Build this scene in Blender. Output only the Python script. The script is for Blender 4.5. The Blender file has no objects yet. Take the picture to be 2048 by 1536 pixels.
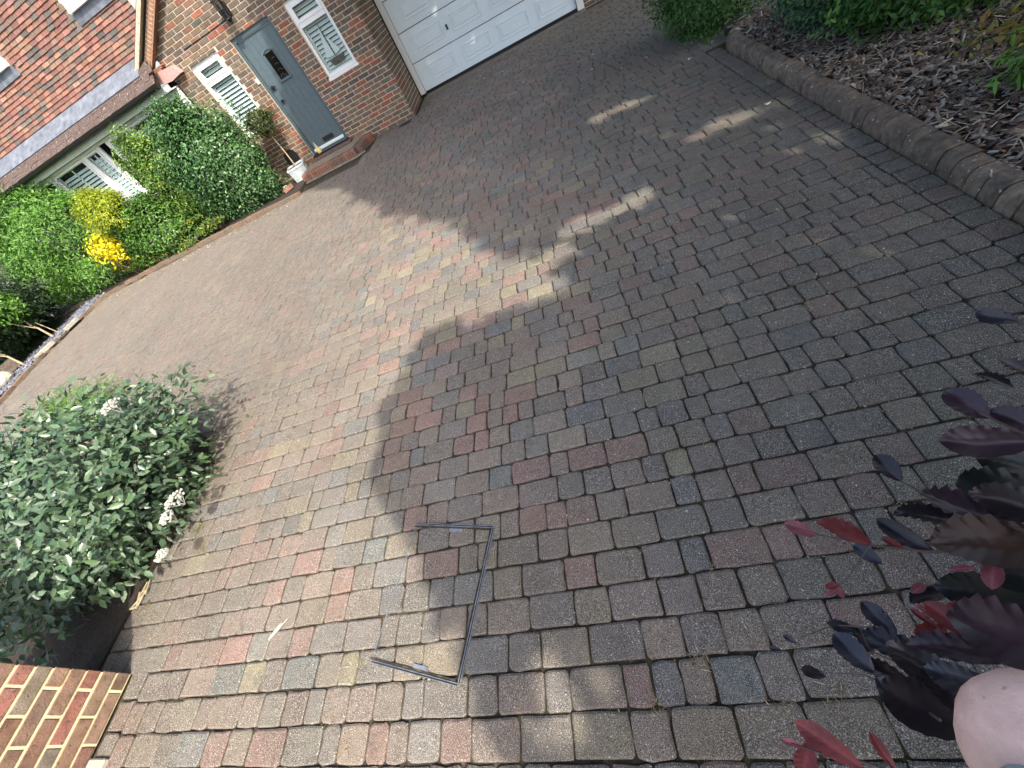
import bpy, bmesh, math, random
import numpy as np
from mathutils import Vector, Matrix
random.seed(7); RNG = np.random.default_rng(7)
S = bpy.context.scene
COL = S.collection
# ------------------------------------------------------------------ camera
CAMH = 1.78
RM = np.array([[ 0.92016, -0.27398, -0.27968], [-0.02799, -0.75823, 0.65139], [-0.39053, -0.59156, -0.70537]])
U_, _, Vt_ = np.linalg.svd(RM); RM = U_ @ Vt_
FPX = 809.31
cd = bpy.data.cameras.new('camera'); cam = bpy.data.objects.new('camera', cd); COL.objects.link(cam)
cd.sensor_width = 36.0; cd.lens = FPX / 2048 * 36.0; cd.clip_start = 0.02; cd.clip_end = 500
M = Matrix(((RM[0,0], -RM[0,1], -RM[0,2], 0), (RM[1,0], -RM[1,1], -RM[1,2], 0), (RM[2,0], -RM[2,1], -RM[2,2], CAMH), (0,0,0,1)))
cam.matrix_world = M
S.camera = cam
# ------------------------------------------------------------------ light
SUN_EL = math.radians(48); SD = np.array([0.66, -0.75])      # horizontal direction towards the sun
SD = SD / np.linalg.norm(SD)
TOSUN = np.array([SD[0]*math.cos(SUN_EL), SD[1]*math.cos(SUN_EL), math.sin(SUN_EL)])
w = bpy.data.worlds.new('World'); S.world = w; w.use_nodes = True
nt = w.node_tree; bg = nt.nodes['Background']; sky = nt.nodes.new('ShaderNodeTexSky')
sky.sky_type = 'NISHITA'; sky.sun_disc = False; sky.sun_elevation = SUN_EL
sky.sun_rotation = math.atan2(SD[0], SD[1]); sky.air_density = 1.0; sky.dust_density = 4.5; sky.ozone_density = 1.0
nt.links.new(sky.outputs[0], bg.inputs[0]); bg.inputs[1].default_value = 0.15
ld = bpy.data.lights.new('sun', 'SUN'); ld.energy = 2.5; ld.angle = math.radians(0.9); ld.color = (1.0, 0.93, 0.82)
sun = bpy.data.objects.new('sun', ld); COL.objects.link(sun)
sun.rotation_euler = Vector(TOSUN).to_track_quat('Z', 'Y').to_euler(); sun.location = (6, -7, 12)
S.view_settings.view_transform = 'Standard'; S.view_settings.look = 'None'
S.view_settings.exposure = 1.5; S.view_settings.gamma = 1.0; S.view_settings.use_curve_mapping = False
S.render.engine = 'CYCLES'; S.cycles.max_bounces = 7; S.cycles.diffuse_bounces = 4; S.cycles.transparent_max_bounces = 10

# ------------------------------------------------------------------ helpers
def proj(P):
    c = RM.T @ (np.asarray(P, float) - np.array([0, 0, CAMH]))
    return 1024 + FPX*c[0]/c[2], 768 + FPX*c[1]/c[2], c[2]
def ray(px, py):
    r = RM @ np.array([px-1024, py-768, FPX]); return r/np.linalg.norm(r)
def at(px, py, d): return np.array([0, 0, CAMH]) + ray(px, py)*d
def inframe(P, m=60):
    x, y, z = proj(P); return z > 0.05 and -m < x < 2048+m and -m < y < 1536+m
def tag(o, label=None, cat=None, group=None, kind=None):
    if label: o['label'] = label
    if cat: o['category'] = cat
    if group: o['group'] = group
    if kind: o['kind'] = kind
    return o
def empty(name, loc, label, cat, group=None):
    o = bpy.data.objects.new(name, None); COL.objects.link(o); o.location = loc; o.empty_display_size = 0.1
    return tag(o, label, cat, group)
def link(name, me, mat, parent=None):
    o = bpy.data.objects.new(name, me); COL.objects.link(o)
    if mat is not None and len(me.materials) == 0: me.materials.append(mat)
    if parent is not None:
        o.parent = parent; p = parent; off = Vector((0,0,0))
        while p is not None: off += Vector(p.location); p = p.parent
        o.location = -off
    return o
class MB:
    """collects vertices and faces in world coordinates"""
    def __init__(s): s.v = []; s.f = []; s.c = []
    def add(s, vs, fs, col=None):
        b = len(s.v); s.v += [tuple(v) for v in vs]; s.f += [tuple(b+i for i in f) for f in fs]
        s.c += [tuple(col) if col is not None else (1,1,1)]*len(vs); return s
    def box(s, a, b, col=None, bev=0.0):
        (x0,y0,z0),(x1,y1,z1) = a, b
        if bev <= 0:
            v = [(x0,y0,z0),(x1,y0,z0),(x1,y1,z0),(x0,y1,z0),(x0,y0,z1),(x1,y0,z1),(x1,y1,z1),(x0,y1,z1)]
            return s.add(v, [(0,3,2,1),(4,5,6,7),(0,1,5,4),(1,2,6,5),(2,3,7,6),(3,0,4,7)], col)
        bm = bmesh.new(); bmesh.ops.create_cube(bm, size=1)
        for q in bm.verts: q.co = Vector(((x0+x1)/2+q.co.x*(x1-x0), (y0+y1)/2+q.co.y*(y1-y0), (z0+z1)/2+q.co.z*(z1-z0)))
        bmesh.ops.bevel(bm, geom=list(bm.edges), offset=bev, segments=1, affect='EDGES')
        bm.verts.index_update(); s.add([q.co[:] for q in bm.verts], [[q.index for q in f.verts] for f in bm.faces], col); bm.free(); return s
    def obox(s, c, ax, ay, az, h, col=None):
        c = Vector(c); ax, ay, az = Vector(ax).normalized()*h[0], Vector(ay).normalized()*h[1], Vector(az).normalized()*h[2]
        v = [c+ax*i+ay*j+az*k for k in (-1,1) for i,j in ((-1,-1),(1,-1),(1,1),(-1,1))]
        return s.add(v, [(0,3,2,1),(4,5,6,7),(0,1,5,4),(1,2,6,5),(2,3,7,6),(3,0,4,7)], col)
    def prism(s, poly, d, col=None):      # poly: 3D points, d: extrusion vector
        n = len(poly); v = [tuple(p) for p in poly] + [tuple(Vector(p)+Vector(d)) for p in poly]
        return s.add(v, [tuple(range(n))[::-1], tuple(range(n, 2*n))] + [(i,(i+1)%n,n+(i+1)%n,n+i) for i in range(n)], col)
    def tube(s, pts, rad, n=7, col=None):
        pts = [Vector(p) for p in pts]; rad = rad if isinstance(rad, (list, tuple)) else [rad]*len(pts)
        vs = []; up = Vector((0.13, 0.31, 0.94))
        for i, p in enumerate(pts):
            d = (pts[min(i+1, len(pts)-1)] - pts[max(i-1, 0)]).normalized()
            a = d.cross(up); a = a.normalized() if a.length > 1e-4 else Vector((1,0,0)); b = d.cross(a)
            vs += [p + (a*math.cos(2*math.pi*k/n) + b*math.sin(2*math.pi*k/n))*rad[i] for k in range(n)]
        fs = [(i*n+k, i*n+(k+1)%n, (i+1)*n+(k+1)%n, (i+1)*n+k) for i in range(len(pts)-1) for k in range(n)]
        fs += [tuple(range(n))[::-1], tuple(range((len(pts)-1)*n, len(pts)*n))]
        return s.add(vs, fs, col)
    def mesh(s, name):
        me = bpy.data.meshes.new(name); me.from_pydata(s.v, [], s.f); me.update()
        bm = bmesh.new(); bm.from_mesh(me); bmesh.ops.recalc_face_normals(bm, faces=bm.faces); bm.to_mesh(me); bm.free()
        a = me.color_attributes.new('Col', 'FLOAT_COLOR', 'POINT')
        a.data.foreach_set('color', np.c_[np.array(s.c, float).reshape(-1,3), np.ones(len(s.v))].ravel())
        return me
    def build(s, name, mat, parent=None, smooth=False):
        me = s.mesh(name)
        if smooth: me.polygons.foreach_set('use_smooth', [True]*len(me.polygons))
        return link(name, me, mat, parent)
def npmesh(name, V, F, C=None, smooth=False):
    me = bpy.data.meshes.new(name); V = np.asarray(V, np.float32); F = np.asarray(F, np.int32); k = F.shape[1]
    me.vertices.add(len(V)); me.vertices.foreach_set('co', V.ravel())
    me.loops.add(F.size); me.loops.foreach_set('vertex_index', F.ravel())
    me.polygons.add(len(F)); me.polygons.foreach_set('loop_start', np.arange(0, F.size, k, dtype=np.int32))
    me.polygons.foreach_set('loop_total', np.full(len(F), k, np.int32))
    if smooth: me.polygons.foreach_set('use_smooth', np.ones(len(F), bool))
    me.update(calc_edges=True)
    if C is not None:
        a = me.color_attributes.new('Col', 'FLOAT_COLOR', 'POINT'); a.data.foreach_set('color', np.c_[C, np.ones(len(V))].astype(np.float32).ravel())
    return me
def unit(v): return v/np.maximum(np.linalg.norm(v, axis=-1, keepdims=True), 1e-9)
# leaf templates: (u along, v across, w up)
T_DIA = (np.array([(0,0,0),(.45,.5,.10),(1,0,-.05),(.45,-.5,.10)]), np.array([(0,2,1),(0,3,2)]))
T_OVAL = (np.array([(0,0,0),(.25,.42,.10),(.62,.40,.08),(1,0,-.10),(.62,-.40,.08),(.25,-.42,.10),(.45,0,.0)]),
          np.array([(0,6,1),(1,6,2),(2,6,3),(3,6,4),(4,6,5),(5,6,0)]))
def leaves(T, P, A, N, L, W, C):
    tv, tf = T; A = unit(A); B = unit(np.cross(N, A)); N2 = np.cross(A, B); n = len(P)
    V = P[:,None,:] + tv[None,:,0:1]*(A*L[:,None])[:,None,:] + tv[None,:,1:2]*(B*W[:,None])[:,None,:] + tv[None,:,2:3]*(N2*W[:,None])[:,None,:]
    F = tf[None] + (np.arange(n)*len(tv))[:,None,None]
    return V.reshape(-1,3), F.reshape(-1,3), np.repeat(C, len(tv), 0)

# ------------------------------------------------------------------ materials
def mat(name, col=(.5,.5,.5), rough=.7, attr=False, noise=0.0, nscale=20., bump=0.0, bscale=60., spec=.4, metal=0., dark=None, transl=0., coat=0., speck=None, sss=0.):
    m = bpy.data.materials.new(name); m.use_nodes = True; t = m.node_tree; N = t.nodes; L = t.links
    b = N['Principled BSDF']; b.inputs['Roughness'].default_value = rough; b.inputs['Metallic'].default_value = metal
    b.inputs['Specular IOR Level'].default_value = spec; b.inputs['Coat Weight'].default_value = coat
    if sss: b.inputs['Subsurface Weight'].default_value = sss; b.inputs['Subsurface Radius'].default_value = (.02,.008,.005); b.inputs['Subsurface Scale'].default_value = .5
    geo = N.new('ShaderNodeNewGeometry'); pos = geo.outputs['Position']
    if attr:
        a = N.new('ShaderNodeAttribute'); a.attribute_name = 'Col'; c = a.outputs['Color']
    else:
        r = N.new('ShaderNodeRGB'); r.outputs[0].default_value = (*col, 1); c = r.outputs[0]
    def tex(scale, det=4.0):
        n = N.new('ShaderNodeTexNoise'); n.inputs['Scale'].default_value = scale; n.inputs['Detail'].default_value = det; n.inputs['Roughness'].default_value = .6
        L.new(pos, n.inputs['Vector']); return n.outputs['Fac']
    def ramp(x, lo, hi):
        q = N.new('ShaderNodeMapRange'); L.new(x, q.inputs['Value']); q.inputs['From Min'].default_value = lo; q.inputs['From Max'].default_value = hi; return q.outputs[0]
    def mix(fac, c1, c2, mode='MIX'):
        q = N.new('ShaderNodeMix'); q.data_type = 'RGBA'; q.blend_type = mode
        for s_, v_ in ((q.inputs['Factor'], fac), (q.inputs['A'], c1), (q.inputs['B'], c2)):
            if hasattr(v_, 'is_output') or hasattr(v_, 'links'): L.new(v_, s_)
            else: s_.default_value = v_ if isinstance(v_, float) else (*v_, 1)
        return q.outputs['Result']
    if noise:
        f = ramp(tex(nscale), .3, .7); q = N.new('ShaderNodeMapRange'); L.new(f, q.inputs['Value']); q.inputs['To Min'].default_value = 1-noise; q.inputs['To Max'].default_value = 1+noise*.7
        h = N.new('ShaderNodeVectorMath'); h.operation = 'SCALE'; L.new(c, h.inputs[0]); L.new(q.outputs[0], h.inputs['Scale']); c = h.outputs[0]
    if dark:            # list of (colour, noise scale, lo, hi, amount)
        for dc, ds, lo, hi, am in dark:
            f = ramp(tex(ds, 6.0), lo, hi); g = N.new('ShaderNodeMath'); g.operation = 'MULTIPLY'; L.new(f, g.inputs[0]); g.inputs[1].default_value = am
            c = mix(g.outputs[0], c, dc)
    if speck:           # list of (colour, scale, threshold, amount)
        for sc, ss, th, am in speck:
            v = N.new('ShaderNodeTexNoise'); v.inputs['Scale'].default_value = ss; v.inputs['Detail'].default_value = 1.0; L.new(pos, v.inputs['Vector'])
            f = ramp(v.outputs['Fac'], th, th+.06); g = N.new('ShaderNodeMath'); g.operation = 'MULTIPLY'; L.new(f, g.inputs[0]); g.inputs[1].default_value = am
            c = mix(g.outputs[0], c, sc)
    L.new(c, b.inputs['Base Color'])
    if bump:
        bp = N.new('ShaderNodeBump'); bp.inputs['Strength'].default_value = bump; bp.inputs['Distance'].default_value = .004
        L.new(tex(bscale, 5.0), bp.inputs['Height']); L.new(bp.outputs[0], b.inputs['Normal'])
    if transl:
        tr = N.new('ShaderNodeBsdfTranslucent'); L.new(c, tr.inputs['Color']); mx = N.new('ShaderNodeMixShader'); mx.inputs[0].default_value = transl
        L.new(b.outputs[0], mx.inputs[1]); L.new(tr.outputs[0], mx.inputs[2]); L.new(mx.outputs[0], N['Material Output'].inputs['Surface'])
    return m
def glass(name, tint=(.92,.95,.95)):
    m = bpy.data.materials.new(name); m.use_nodes = True; t = m.node_tree; N = t.nodes; L = t.links; N.remove(N['Principled BSDF'])
    a = N.new('ShaderNodeBsdfTransparent'); a.inputs[0].default_value = (*tint, 1); g = N.new('ShaderNodeBsdfGlossy'); g.inputs['Roughness'].default_value = .03
    lw = N.new('ShaderNodeLayerWeight'); pw = N.new('ShaderNodeMath'); pw.operation = 'POWER'; pw.inputs[1].default_value = 4.0; L.new(lw.outputs['Facing'], pw.inputs[0])
    fr = N.new('ShaderNodeMath'); fr.operation = 'MULTIPLY_ADD'; fr.inputs[1].default_value = .6; fr.inputs[2].default_value = .035; L.new(pw.outputs[0], fr.inputs[0])
    mx = N.new('ShaderNodeMixShader'); L.new(fr.outputs[0], mx.inputs[0]); L.new(a.outputs[0], mx.inputs[1]); L.new(g.outputs[0], mx.inputs[2])
    L.new(mx.outputs[0], N['Material Output'].inputs['Surface']); return m
MT = {}
MT['paver'] = mat('paver_concrete', attr=True, rough=.85, noise=.22, nscale=35., bump=1.0, bscale=300., spec=.22,
    dark=[((.190,.162,.132), 16., .42, .66, .55), ((.070,.060,.046), 1.3, .44, .74, .62), ((.055,.056,.036), 7., .56, .76, .6), ((.040,.034,.028), 55., .60, .74, .5)],
    speck=[((.50,.47,.42), 360., .56, .72), ((.030,.028,.026), 310., .57, .7), ((.62,.60,.55), 170., .685, .9)])
MT['joint'] = mat('joint_soil', (.040,.032,.024), .95, noise=.5, nscale=60., bump=1., bscale=120., dark=[((.055,.062,.022), 4., .5, .65, .7), ((.15,.115,.07), 22., .54, .68, .7)])
MT['brick'] = mat('house_brick', attr=True, rough=.85, noise=.35, nscale=28., bump=.8, bscale=140., dark=[((.10,.085,.07), 11., .55, .75, .45)], speck=[((.06,.05,.05), 60., .66, .5)])
MT['pierbrick'] = mat('pier_brick', attr=True, rough=.88, noise=.4, nscale=16., bump=.9, bscale=120., dark=[((.13,.115,.10), 8., .50, .70, .6), ((.34,.30,.14), 14., .62, .74, .6), ((.42,.40,.32), 30., .66, .76, .5)], speck=[((.05,.045,.045), 45., .64, .6)])
MT['mortar'] = mat('mortar', (.60,.52,.40), .95, noise=.2, nscale=30., bump=.6, bscale=150.)
MT['mortar_yellow'] = mat('mortar_yellow', (.74,.63,.38), .95, noise=.2, nscale=40., bump=.6, bscale=150.)
MT['wtile'] = mat('clay_tile', attr=True, rough=.8, noise=.25, nscale=24., bump=.5, bscale=90.)
MT['rooftile'] = mat('roof_tile', (.085,.060,.052), .9, noise=.4, nscale=30., bump=.7, bscale=80., speck=[((.50,.48,.45), 42., .68, .8)])
MT['lead'] = mat('lead', (.15,.17,.205), .6, noise=.35, nscale=9., spec=.4, metal=.2, bump=.3, bscale=20., dark=[((.27,.30,.35), 5., .5, .7, .6)])
MT['white'] = mat('white_upvc', (.74,.76,.76), .35, noise=.04, nscale=5.)
MT['garage'] = mat('garage_paint', (.72,.83,.89), .4, noise=.05, nscale=3.)
MT['fascia'] = mat('fascia_paint', (.64,.73,.73), .45, noise=.1, nscale=8.)
MT['shutter'] = mat('shutter_paint', (.66,.73,.72), .5, noise=.05, nscale=8.)
MT['door'] = mat('door_paint', (.082,.118,.136), .5, noise=.12, nscale=14., bump=.2, bscale=200.)
MT['doorframe'] = mat('door_frame_paint', (.062,.092,.105), .5, noise=.1, nscale=14.)
MT['black'] = mat('black_plastic', (.012,.013,.014), .45)
MT['dark'] = mat('dark_interior', (.02,.022,.022), .9)
MT['iron'] = mat('lantern_iron', (.02,.022,.026), .5, metal=.3)
MT['glass'] = glass('window_glass'); MT['glass_dark'] = glass('door_glass', (.6,.6,.62))
MT['pink'] = mat('pink_render', (.48,.28,.26), .9, noise=.15, nscale=25., bump=.4)
MT['verge'] = mat('verge_mortar', (.48,.41,.31), .95, noise=.35, nscale=30., bump=1., bscale=50.)
MT['creasing'] = mat('creasing_tile', (.30,.165,.11), .85, noise=.25, nscale=30., bump=.4)
MT['concrete'] = mat('step_concrete', (.23,.20,.16), .95, noise=.25, nscale=14., bump=.7, bscale=90., dark=[((.10,.09,.07), 5., .5, .7, .5)])
MT['kerb'] = mat('kerb_concrete', attr=True, rough=.9, noise=.45, nscale=22., bump=1., bscale=160., dark=[((.07,.06,.048), 5., .5, .72, .6), ((.075,.078,.05), 12., .58, .72, .5)], speck=[((.52,.52,.50), 48., .69, .85)])
MT['soil'] = mat('bed_soil', (.035,.026,.019), .95, noise=.5, nscale=40., bump=1., bscale=50.)
MT['chip'] = mat('bark_chip', attr=True, rough=.9, noise=.3, nscale=60.)
MT['slate'] = mat('slate_chip', attr=True, rough=.6, noise=.2, nscale=60.)
MT['stone'] = mat('pale_stone', (.36,.34,.29), .9, noise=.3, nscale=12., bump=.8, bscale=40.)
MT['bark'] = mat('tree_bark', (.12,.095,.075), .9, noise=.4, nscale=20., bump=1., bscale=40.)
MT['palebark'] = mat('pale_bark', (.38,.31,.20), .85, noise=.3, nscale=25.)
MT['leaf'] = mat('leaf', attr=True, rough=.45, spec=.4, transl=.35, noise=.15, nscale=30.)
MT['canopy'] = mat('canopy_leaf', attr=True, rough=.6, spec=.3)
MT['leafgloss'] = mat('leaf_glossy', attr=True, rough=.34, spec=.5, transl=.22, noise=.12, nscale=30.)
MT['beech'] = mat('beech_leaf', attr=True, rough=.30, spec=.6, transl=.06, noise=.2, nscale=30.)
MT['beechred'] = mat('beech_leaf_young', attr=True, rough=.4, spec=.5, transl=.35, noise=.2, nscale=40.)
MT['twig'] = mat('twig', (.10,.065,.055), .7, noise=.3, nscale=60.)
MT['flower'] = mat('white_flower', (.50,.51,.46), .7, transl=.2)
MT['petal'] = mat('petal', (.72,.70,.58), .8)
MT['straw'] = mat('dry_grass', attr=True, rough=.8, transl=.2)
MT['steel'] = mat('galvanised_steel', (.36,.38,.40), .45, metal=.7, noise=.3, nscale=30., dark=[((.12,.10,.085), 20., .55, .7, .6)])
MT['leadpot'] = mat('planter_metal', (.46,.51,.53), .5, metal=.2, noise=.3, nscale=14., dark=[((.48,.52,.54), 9., .5, .7, .5)])
MT['gnome'] = mat('ornament_yellow', (.70,.55,.16), .5)
MT['skin'] = mat('skin', (.76,.52,.45), .5, noise=.14, nscale=40., sss=.15, bump=.35, bscale=260., dark=[((.78,.44,.40), 26., .48, .68, .5)], speck=[((.30,.18,.14), 150., .72, .5)])
MT['cloth'] = mat('blue_cloth', (.30,.38,.46), .9, noise=.1, nscale=60.)
MT['clothdark'] = mat('navy_cloth', (.045,.065,.10), .9, noise=.1, nscale=60.)
MT['grass'] = mat('verge_ground', (.06,.07,.035), .95, noise=.4, nscale=3., bump=1.)

# ------------------------------------------------------------------ ground and driveway
tag(MB().box((-60,-60,-.4), (60,60,-.06)).build('ground', MT['grass']), kind='structure')
drive = MB().box((-11.15,-3.2,-.2), (4.2,10.62,-.015)).build('driveway', MT['joint']); tag(drive, kind='structure')
PAL = [((.220,.175,.136), 32), ((.272,.162,.126), 20), ((.186,.172,.146), 20), ((.262,.226,.142), 10), ((.140,.152,.148), 10), ((.236,.192,.140), 14), ((.172,.146,.122), 8)]
PW = np.array([p[1] for p in PAL], float); PW /= PW.sum()
def pcol():
    c = np.array(PAL[RNG.choice(len(PAL), p=PW)][0]); c = c*RNG.uniform(.84, 1.16)*(1+RNG.normal(0, .03, 3)); return np.clip(c, .02, .6)
def paver_geo(cx, cy, lx, ly, rot=0., z=None, k=3):
    """tumbled block: rounded plan outline, worn chamfered rim, sides down into the joint"""
    r = RNG.uniform(.007, .014); hx, hy = lx/2-.0036, ly/2-.0036; pts = []
    for sx, sy, a0 in ((1,1,0),(-1,1,90),(-1,-1,180),(1,-1,270)):
        rr = r*RNG.uniform(.7, 1.6)
        for j in range(k):
            a = math.radians(a0 + 90*j/(k-1)); pts.append(((hx-rr)*sx + rr*math.cos(a), (hy-rr)*sy + rr*math.sin(a)))
        if k == 3: t_ = RNG.uniform(-.4, .4); e_ = RNG.normal(.0006, .0018); pts.append({0: (t_*hx, hy+e_), 90: (-hx-e_, t_*hy), 180: (t_*hx, -hy-e_), 270: (hx+e_, t_*hy)}[a0])
    pts = np.array(pts) + RNG.normal(0, .0016, (len(pts), 2)); n = len(pts)
    z0 = RNG.normal(0, .0018) if z is None else z; tx, ty = RNG.normal(0, .011, 2)
    ins = 1 - np.array([.0075/hx, .0075/hy]); ca, sa = math.cos(rot), math.sin(rot)
    V = []
    for sc, zz in ((ins, 0.), (1., -.0055), (1., -.03)):
        q = pts*sc; V.append(np.c_[cx + q[:,0]*ca - q[:,1]*sa, cy + q[:,0]*sa + q[:,1]*ca, z0 + zz + q[:,0]*tx + q[:,1]*ty])
    V = np.concatenate(V)
    F = [tuple(range(n))] + [(a*n+i, (a+1)*n+i, (a+1)*n+(i+1)%n, a*n+(i+1)%n) for a in (0, 1) for i in range(n)]
    return V, F
PITCH, Y0 = .1312, .0457
PAV = []       # (cx, cy, lx, ly)
def left_edge(y):
    if y < .30: return -2.99
    if y < 1.9: return -3.42 - .05*math.sin(y*3)
    if y < 2.62: return -3.5 - (y-1.9)*2.2
    if y < 8.05: return -10.95 + (.25*max(0, (5.4-y)/2) if y < 5.4 else 0)
    if y < 8.62: return -3.66 if y > 8.2 else -5.0
    if y < 9.36: return -3.50
    return -2.52
def right_edge(y): return 1.685 if y < 5.5 else (2.1 if y < 5.8 else 3.6)
k = -9
while Y0 + (k+1)*PITCH < 10.52:
    yc = Y0 + (k+.5)*PITCH; xl, xr = left_edge(yc), right_edge(yc)
    x = xl - RNG.uniform(0, .1); first = True
    while x < xr - .03:
        L = RNG.choice([.100, .135, .142, .196, .205], p=[.17, .22, .16, .23, .22]) + RNG.normal(0, .003)
        a, b = max(x, xl), min(x+L, xr)
        if xr - b < .05: b = xr
        if b - a > .035: PAV.append(((a+b)/2, yc + RNG.normal(0, .0012), b-a, PITCH))
        x = b if b == xr else x + L
    k += 1
for i in range(62):                                  # soldier course beside the kerb
    yy = -2.0 + i*.1235
    if yy < 5.5: PAV.append((1.755, yy, .134, .1215))
for i in range(17): PAV.append((-3.055, -1.9 + i*.135, .125, .133))   # border beside the brick pier
def pscore(p):
    P = (p[0], p[1], 0.)
    if not inframe(P, 30): return -1
    d2 = p[0]**2 + p[1]**2 + CAMH**2; return p[2]*p[3]*CAMH/d2**1.5 if proj(P)[2] > .1 else -1
PAV.sort(key=lambda p: -pscore(p))
fld = MB()
for i, p in enumerate(PAV):
    near = p[0]**2 + p[1]**2 < 42
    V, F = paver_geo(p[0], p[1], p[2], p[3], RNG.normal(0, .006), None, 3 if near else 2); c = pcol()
    cl = math.exp(-((p[0]+1.35-.06*p[1])/1.75)**2) + .10*math.sin(p[0]*2.7+p[1]*1.9) + .08*math.sin(p[1]*4.1-p[0]*3.3) + RNG.normal(0, .09); cl = min(1., max(0., cl))  # paler middle band, duller sides: sun and shade put into paver colour, plus grime
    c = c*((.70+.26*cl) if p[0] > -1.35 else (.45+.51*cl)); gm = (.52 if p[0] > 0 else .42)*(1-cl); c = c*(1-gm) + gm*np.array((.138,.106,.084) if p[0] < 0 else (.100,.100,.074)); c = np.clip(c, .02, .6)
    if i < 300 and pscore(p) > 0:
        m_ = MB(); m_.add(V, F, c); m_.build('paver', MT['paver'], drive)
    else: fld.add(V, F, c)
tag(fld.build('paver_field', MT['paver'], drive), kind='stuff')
# ------------------------------------------------------------------ kerb on the right
kerb = bpy.data.objects.new('kerb', None); COL.objects.link(kerb); kerb.location = (1.85, 2.5, 0); tag(kerb, 'worn grey brown bullnosed block kerb between driveway and bark mulch bed', 'kerb')
def kerb_block(p, ang, L, c):
    """splayed bullnose block, profile in (depth, height), swept along the run"""
    prof = [(0,-.06),(0,.014),(.004,.052),(.012,.080),(.027,.097),(.047,.104),(.110,.106),(.117,.098),(.119,-.06)]
    ca, sa = math.cos(ang), math.sin(ang); V = []; j = RNG.normal(0, .0025, 2); hs = RNG.normal(0, .0045)
    for t, ins in ((-L/2+.001, .0), (-L/2+.008, 1.), (L/2-.008, 1.), (L/2-.001, .0)):
        for d, h in prof:
            d2, h2 = d, h
            if ins == 0 and h > 0: d2, h2 = d + (.005 if d < .06 else -.002), h - .006
            d2 += j[0]; h2 += hs if h > 0 else 0
            V.append((p[0] + d2*ca - t*sa, p[1] + d2*sa + t*ca, h2))
    n = len(prof); F = [(a*n+i, a*n+(i+1)%n, (a+1)*n+(i+1)%n, (a+1)*n+i) for a in range(3) for i in range(n)] + [tuple(range(n)), tuple(range(3*n, 4*n))]
    m_ = MB(); m_.add(V, F, c); return m_.build('kerb_block', MT['kerb'], kerb, smooth=False)
KC = [(.185,.142,.105), (.205,.165,.122), (.16,.13,.10), (.195,.145,.11), (.225,.18,.13)]
yy = -2.2
while yy < 5.25:
    L = RNG.choice([.100, .104, .097]); b_ = kerb_block((1.828+RNG.normal(0,.0035), yy), RNG.normal(0,.012), L-.003, np.array(KC[RNG.integers(5)])*RNG.uniform(.85, 1.15)); yy += L
for i in range(7):                                   # the run turns to the right at its far end
    a = (i+.5)/7*math.pi/2; R_ = .38
    kerb_block((1.828+R_*(1-math.cos(a)), 5.26+R_*math.sin(a)), -a, .098, np.array(KC[RNG.integers(5)])*RNG.uniform(.85, 1.1))
for i in range(10): kerb_block((2.26+i*.1, 5.64), -math.pi/2, .097, np.array(KC[RNG.integers(5)]))
m_ = MB()
for i in range(9):
    t = i/8; q = Vector((1.842+.030*t, 1.86+.13*t, .022+.075*t)); m_.obox(q, (.03,.13,.08), (.9,-.1,-.3), (-.6,0,.8), (.012, .007+.004*math.sin(i*2.1), .0025))
link('bird_dropping', m_.mesh('bird_dropping'), MT['flower'], None); bd = bpy.data.objects['bird_dropping']
tag(bd, 'small white bird dropping streak on the face of the nearest kerb blocks', 'bird dropping')
# ------------------------------------------------------------------ beds
tag(MB().box((1.95,-3.2,-.1), (7.5,5.70,.075)).build('mulch_bed', MT['soil']), kind='structure')
tag(MB().prism([(-8.5,.33,-.1),(-3.45,.33,-.1),(-3.45,1.75,-.1),(-3.62,2.05,-.1),(-4.3,2.45,-.1),(-5.2,2.6,-.1),(-8.5,2.6,-.1)], (0,0,.118)).build('shrub_bed', MT['soil']), kind='structure')
tag(MB().box((-14.5,8.17,-.1), (-5.05,9.38,.05)).build('front_bed', MT['soil']), kind='structure')
tag(MB().box((-14.5,2.6,-.1), (-11.02,8.17,.02)).build('slate_bed', MT['soil']), kind='structure')
def chips(name, n, xr, yr, z, lr, wr, pal, material, parent, up=.35, thick=.25):
    P = np.c_[RNG.uniform(*xr, n), RNG.uniform(*yr, n), z + np.abs(RNG.normal(0, .012, n))]
    ang = RNG.uniform(0, 2*math.pi, n); A = np.c_[np.cos(ang), np.sin(ang), RNG.normal(0, up, n)]; N = np.c_[RNG.normal(0, up, n), RNG.normal(0, up, n), np.ones(n)]
    A = unit(A); B = unit(np.cross(N, A)); N = np.cross(A, B); L = RNG.uniform(*lr, n)/2; W = RNG.uniform(*wr, n)/2; H = W*thick
    sg = np.array([(-1,-1,-1),(1,-1,-1),(1,1,-1),(-1,1,-1),(-1,-.8,1),(.9,-.9,1),(.8,.8,1),(-.9,.9,1)])
    V = P[:,None] + sg[None,:,0:1]*(A*L[:,None])[:,None] + sg[None,:,1:2]*(B*W[:,None])[:,None] + sg[None,:,2:3]*(N*H[:,None])[:,None]
    f = np.array([(4,5,6,7),(0,1,5,4),(1,2,6,5),(2,3,7,6),(3,0,4,7)]); F = f[None] + (np.arange(n)*8)[:,None,None]
    C = np.array(pal)[RNG.integers(0, len(pal), n)]*RNG.uniform(.7, 1.25, (n,1))
    o = link(name, npmesh(name, V.reshape(-1,3), F.reshape(-1,4), np.repeat(C, 8, 0)), material, parent); return o
BARK = [(.12,.082,.058), (.18,.135,.10), (.075,.056,.045), (.28,.235,.185), (.15,.09,.062), (.38,.34,.29), (.10,.085,.075), (.24,.205,.17)]
o = chips('bark_mulch', 20000, (1.955, 4.6), (1.0, 5.68), .085, (.02,.085), (.008,.026), BARK, MT['chip'], None); tag(o, 'brown and grey bark mulch covering the raised bed', 'mulch', kind='stuff')
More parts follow.
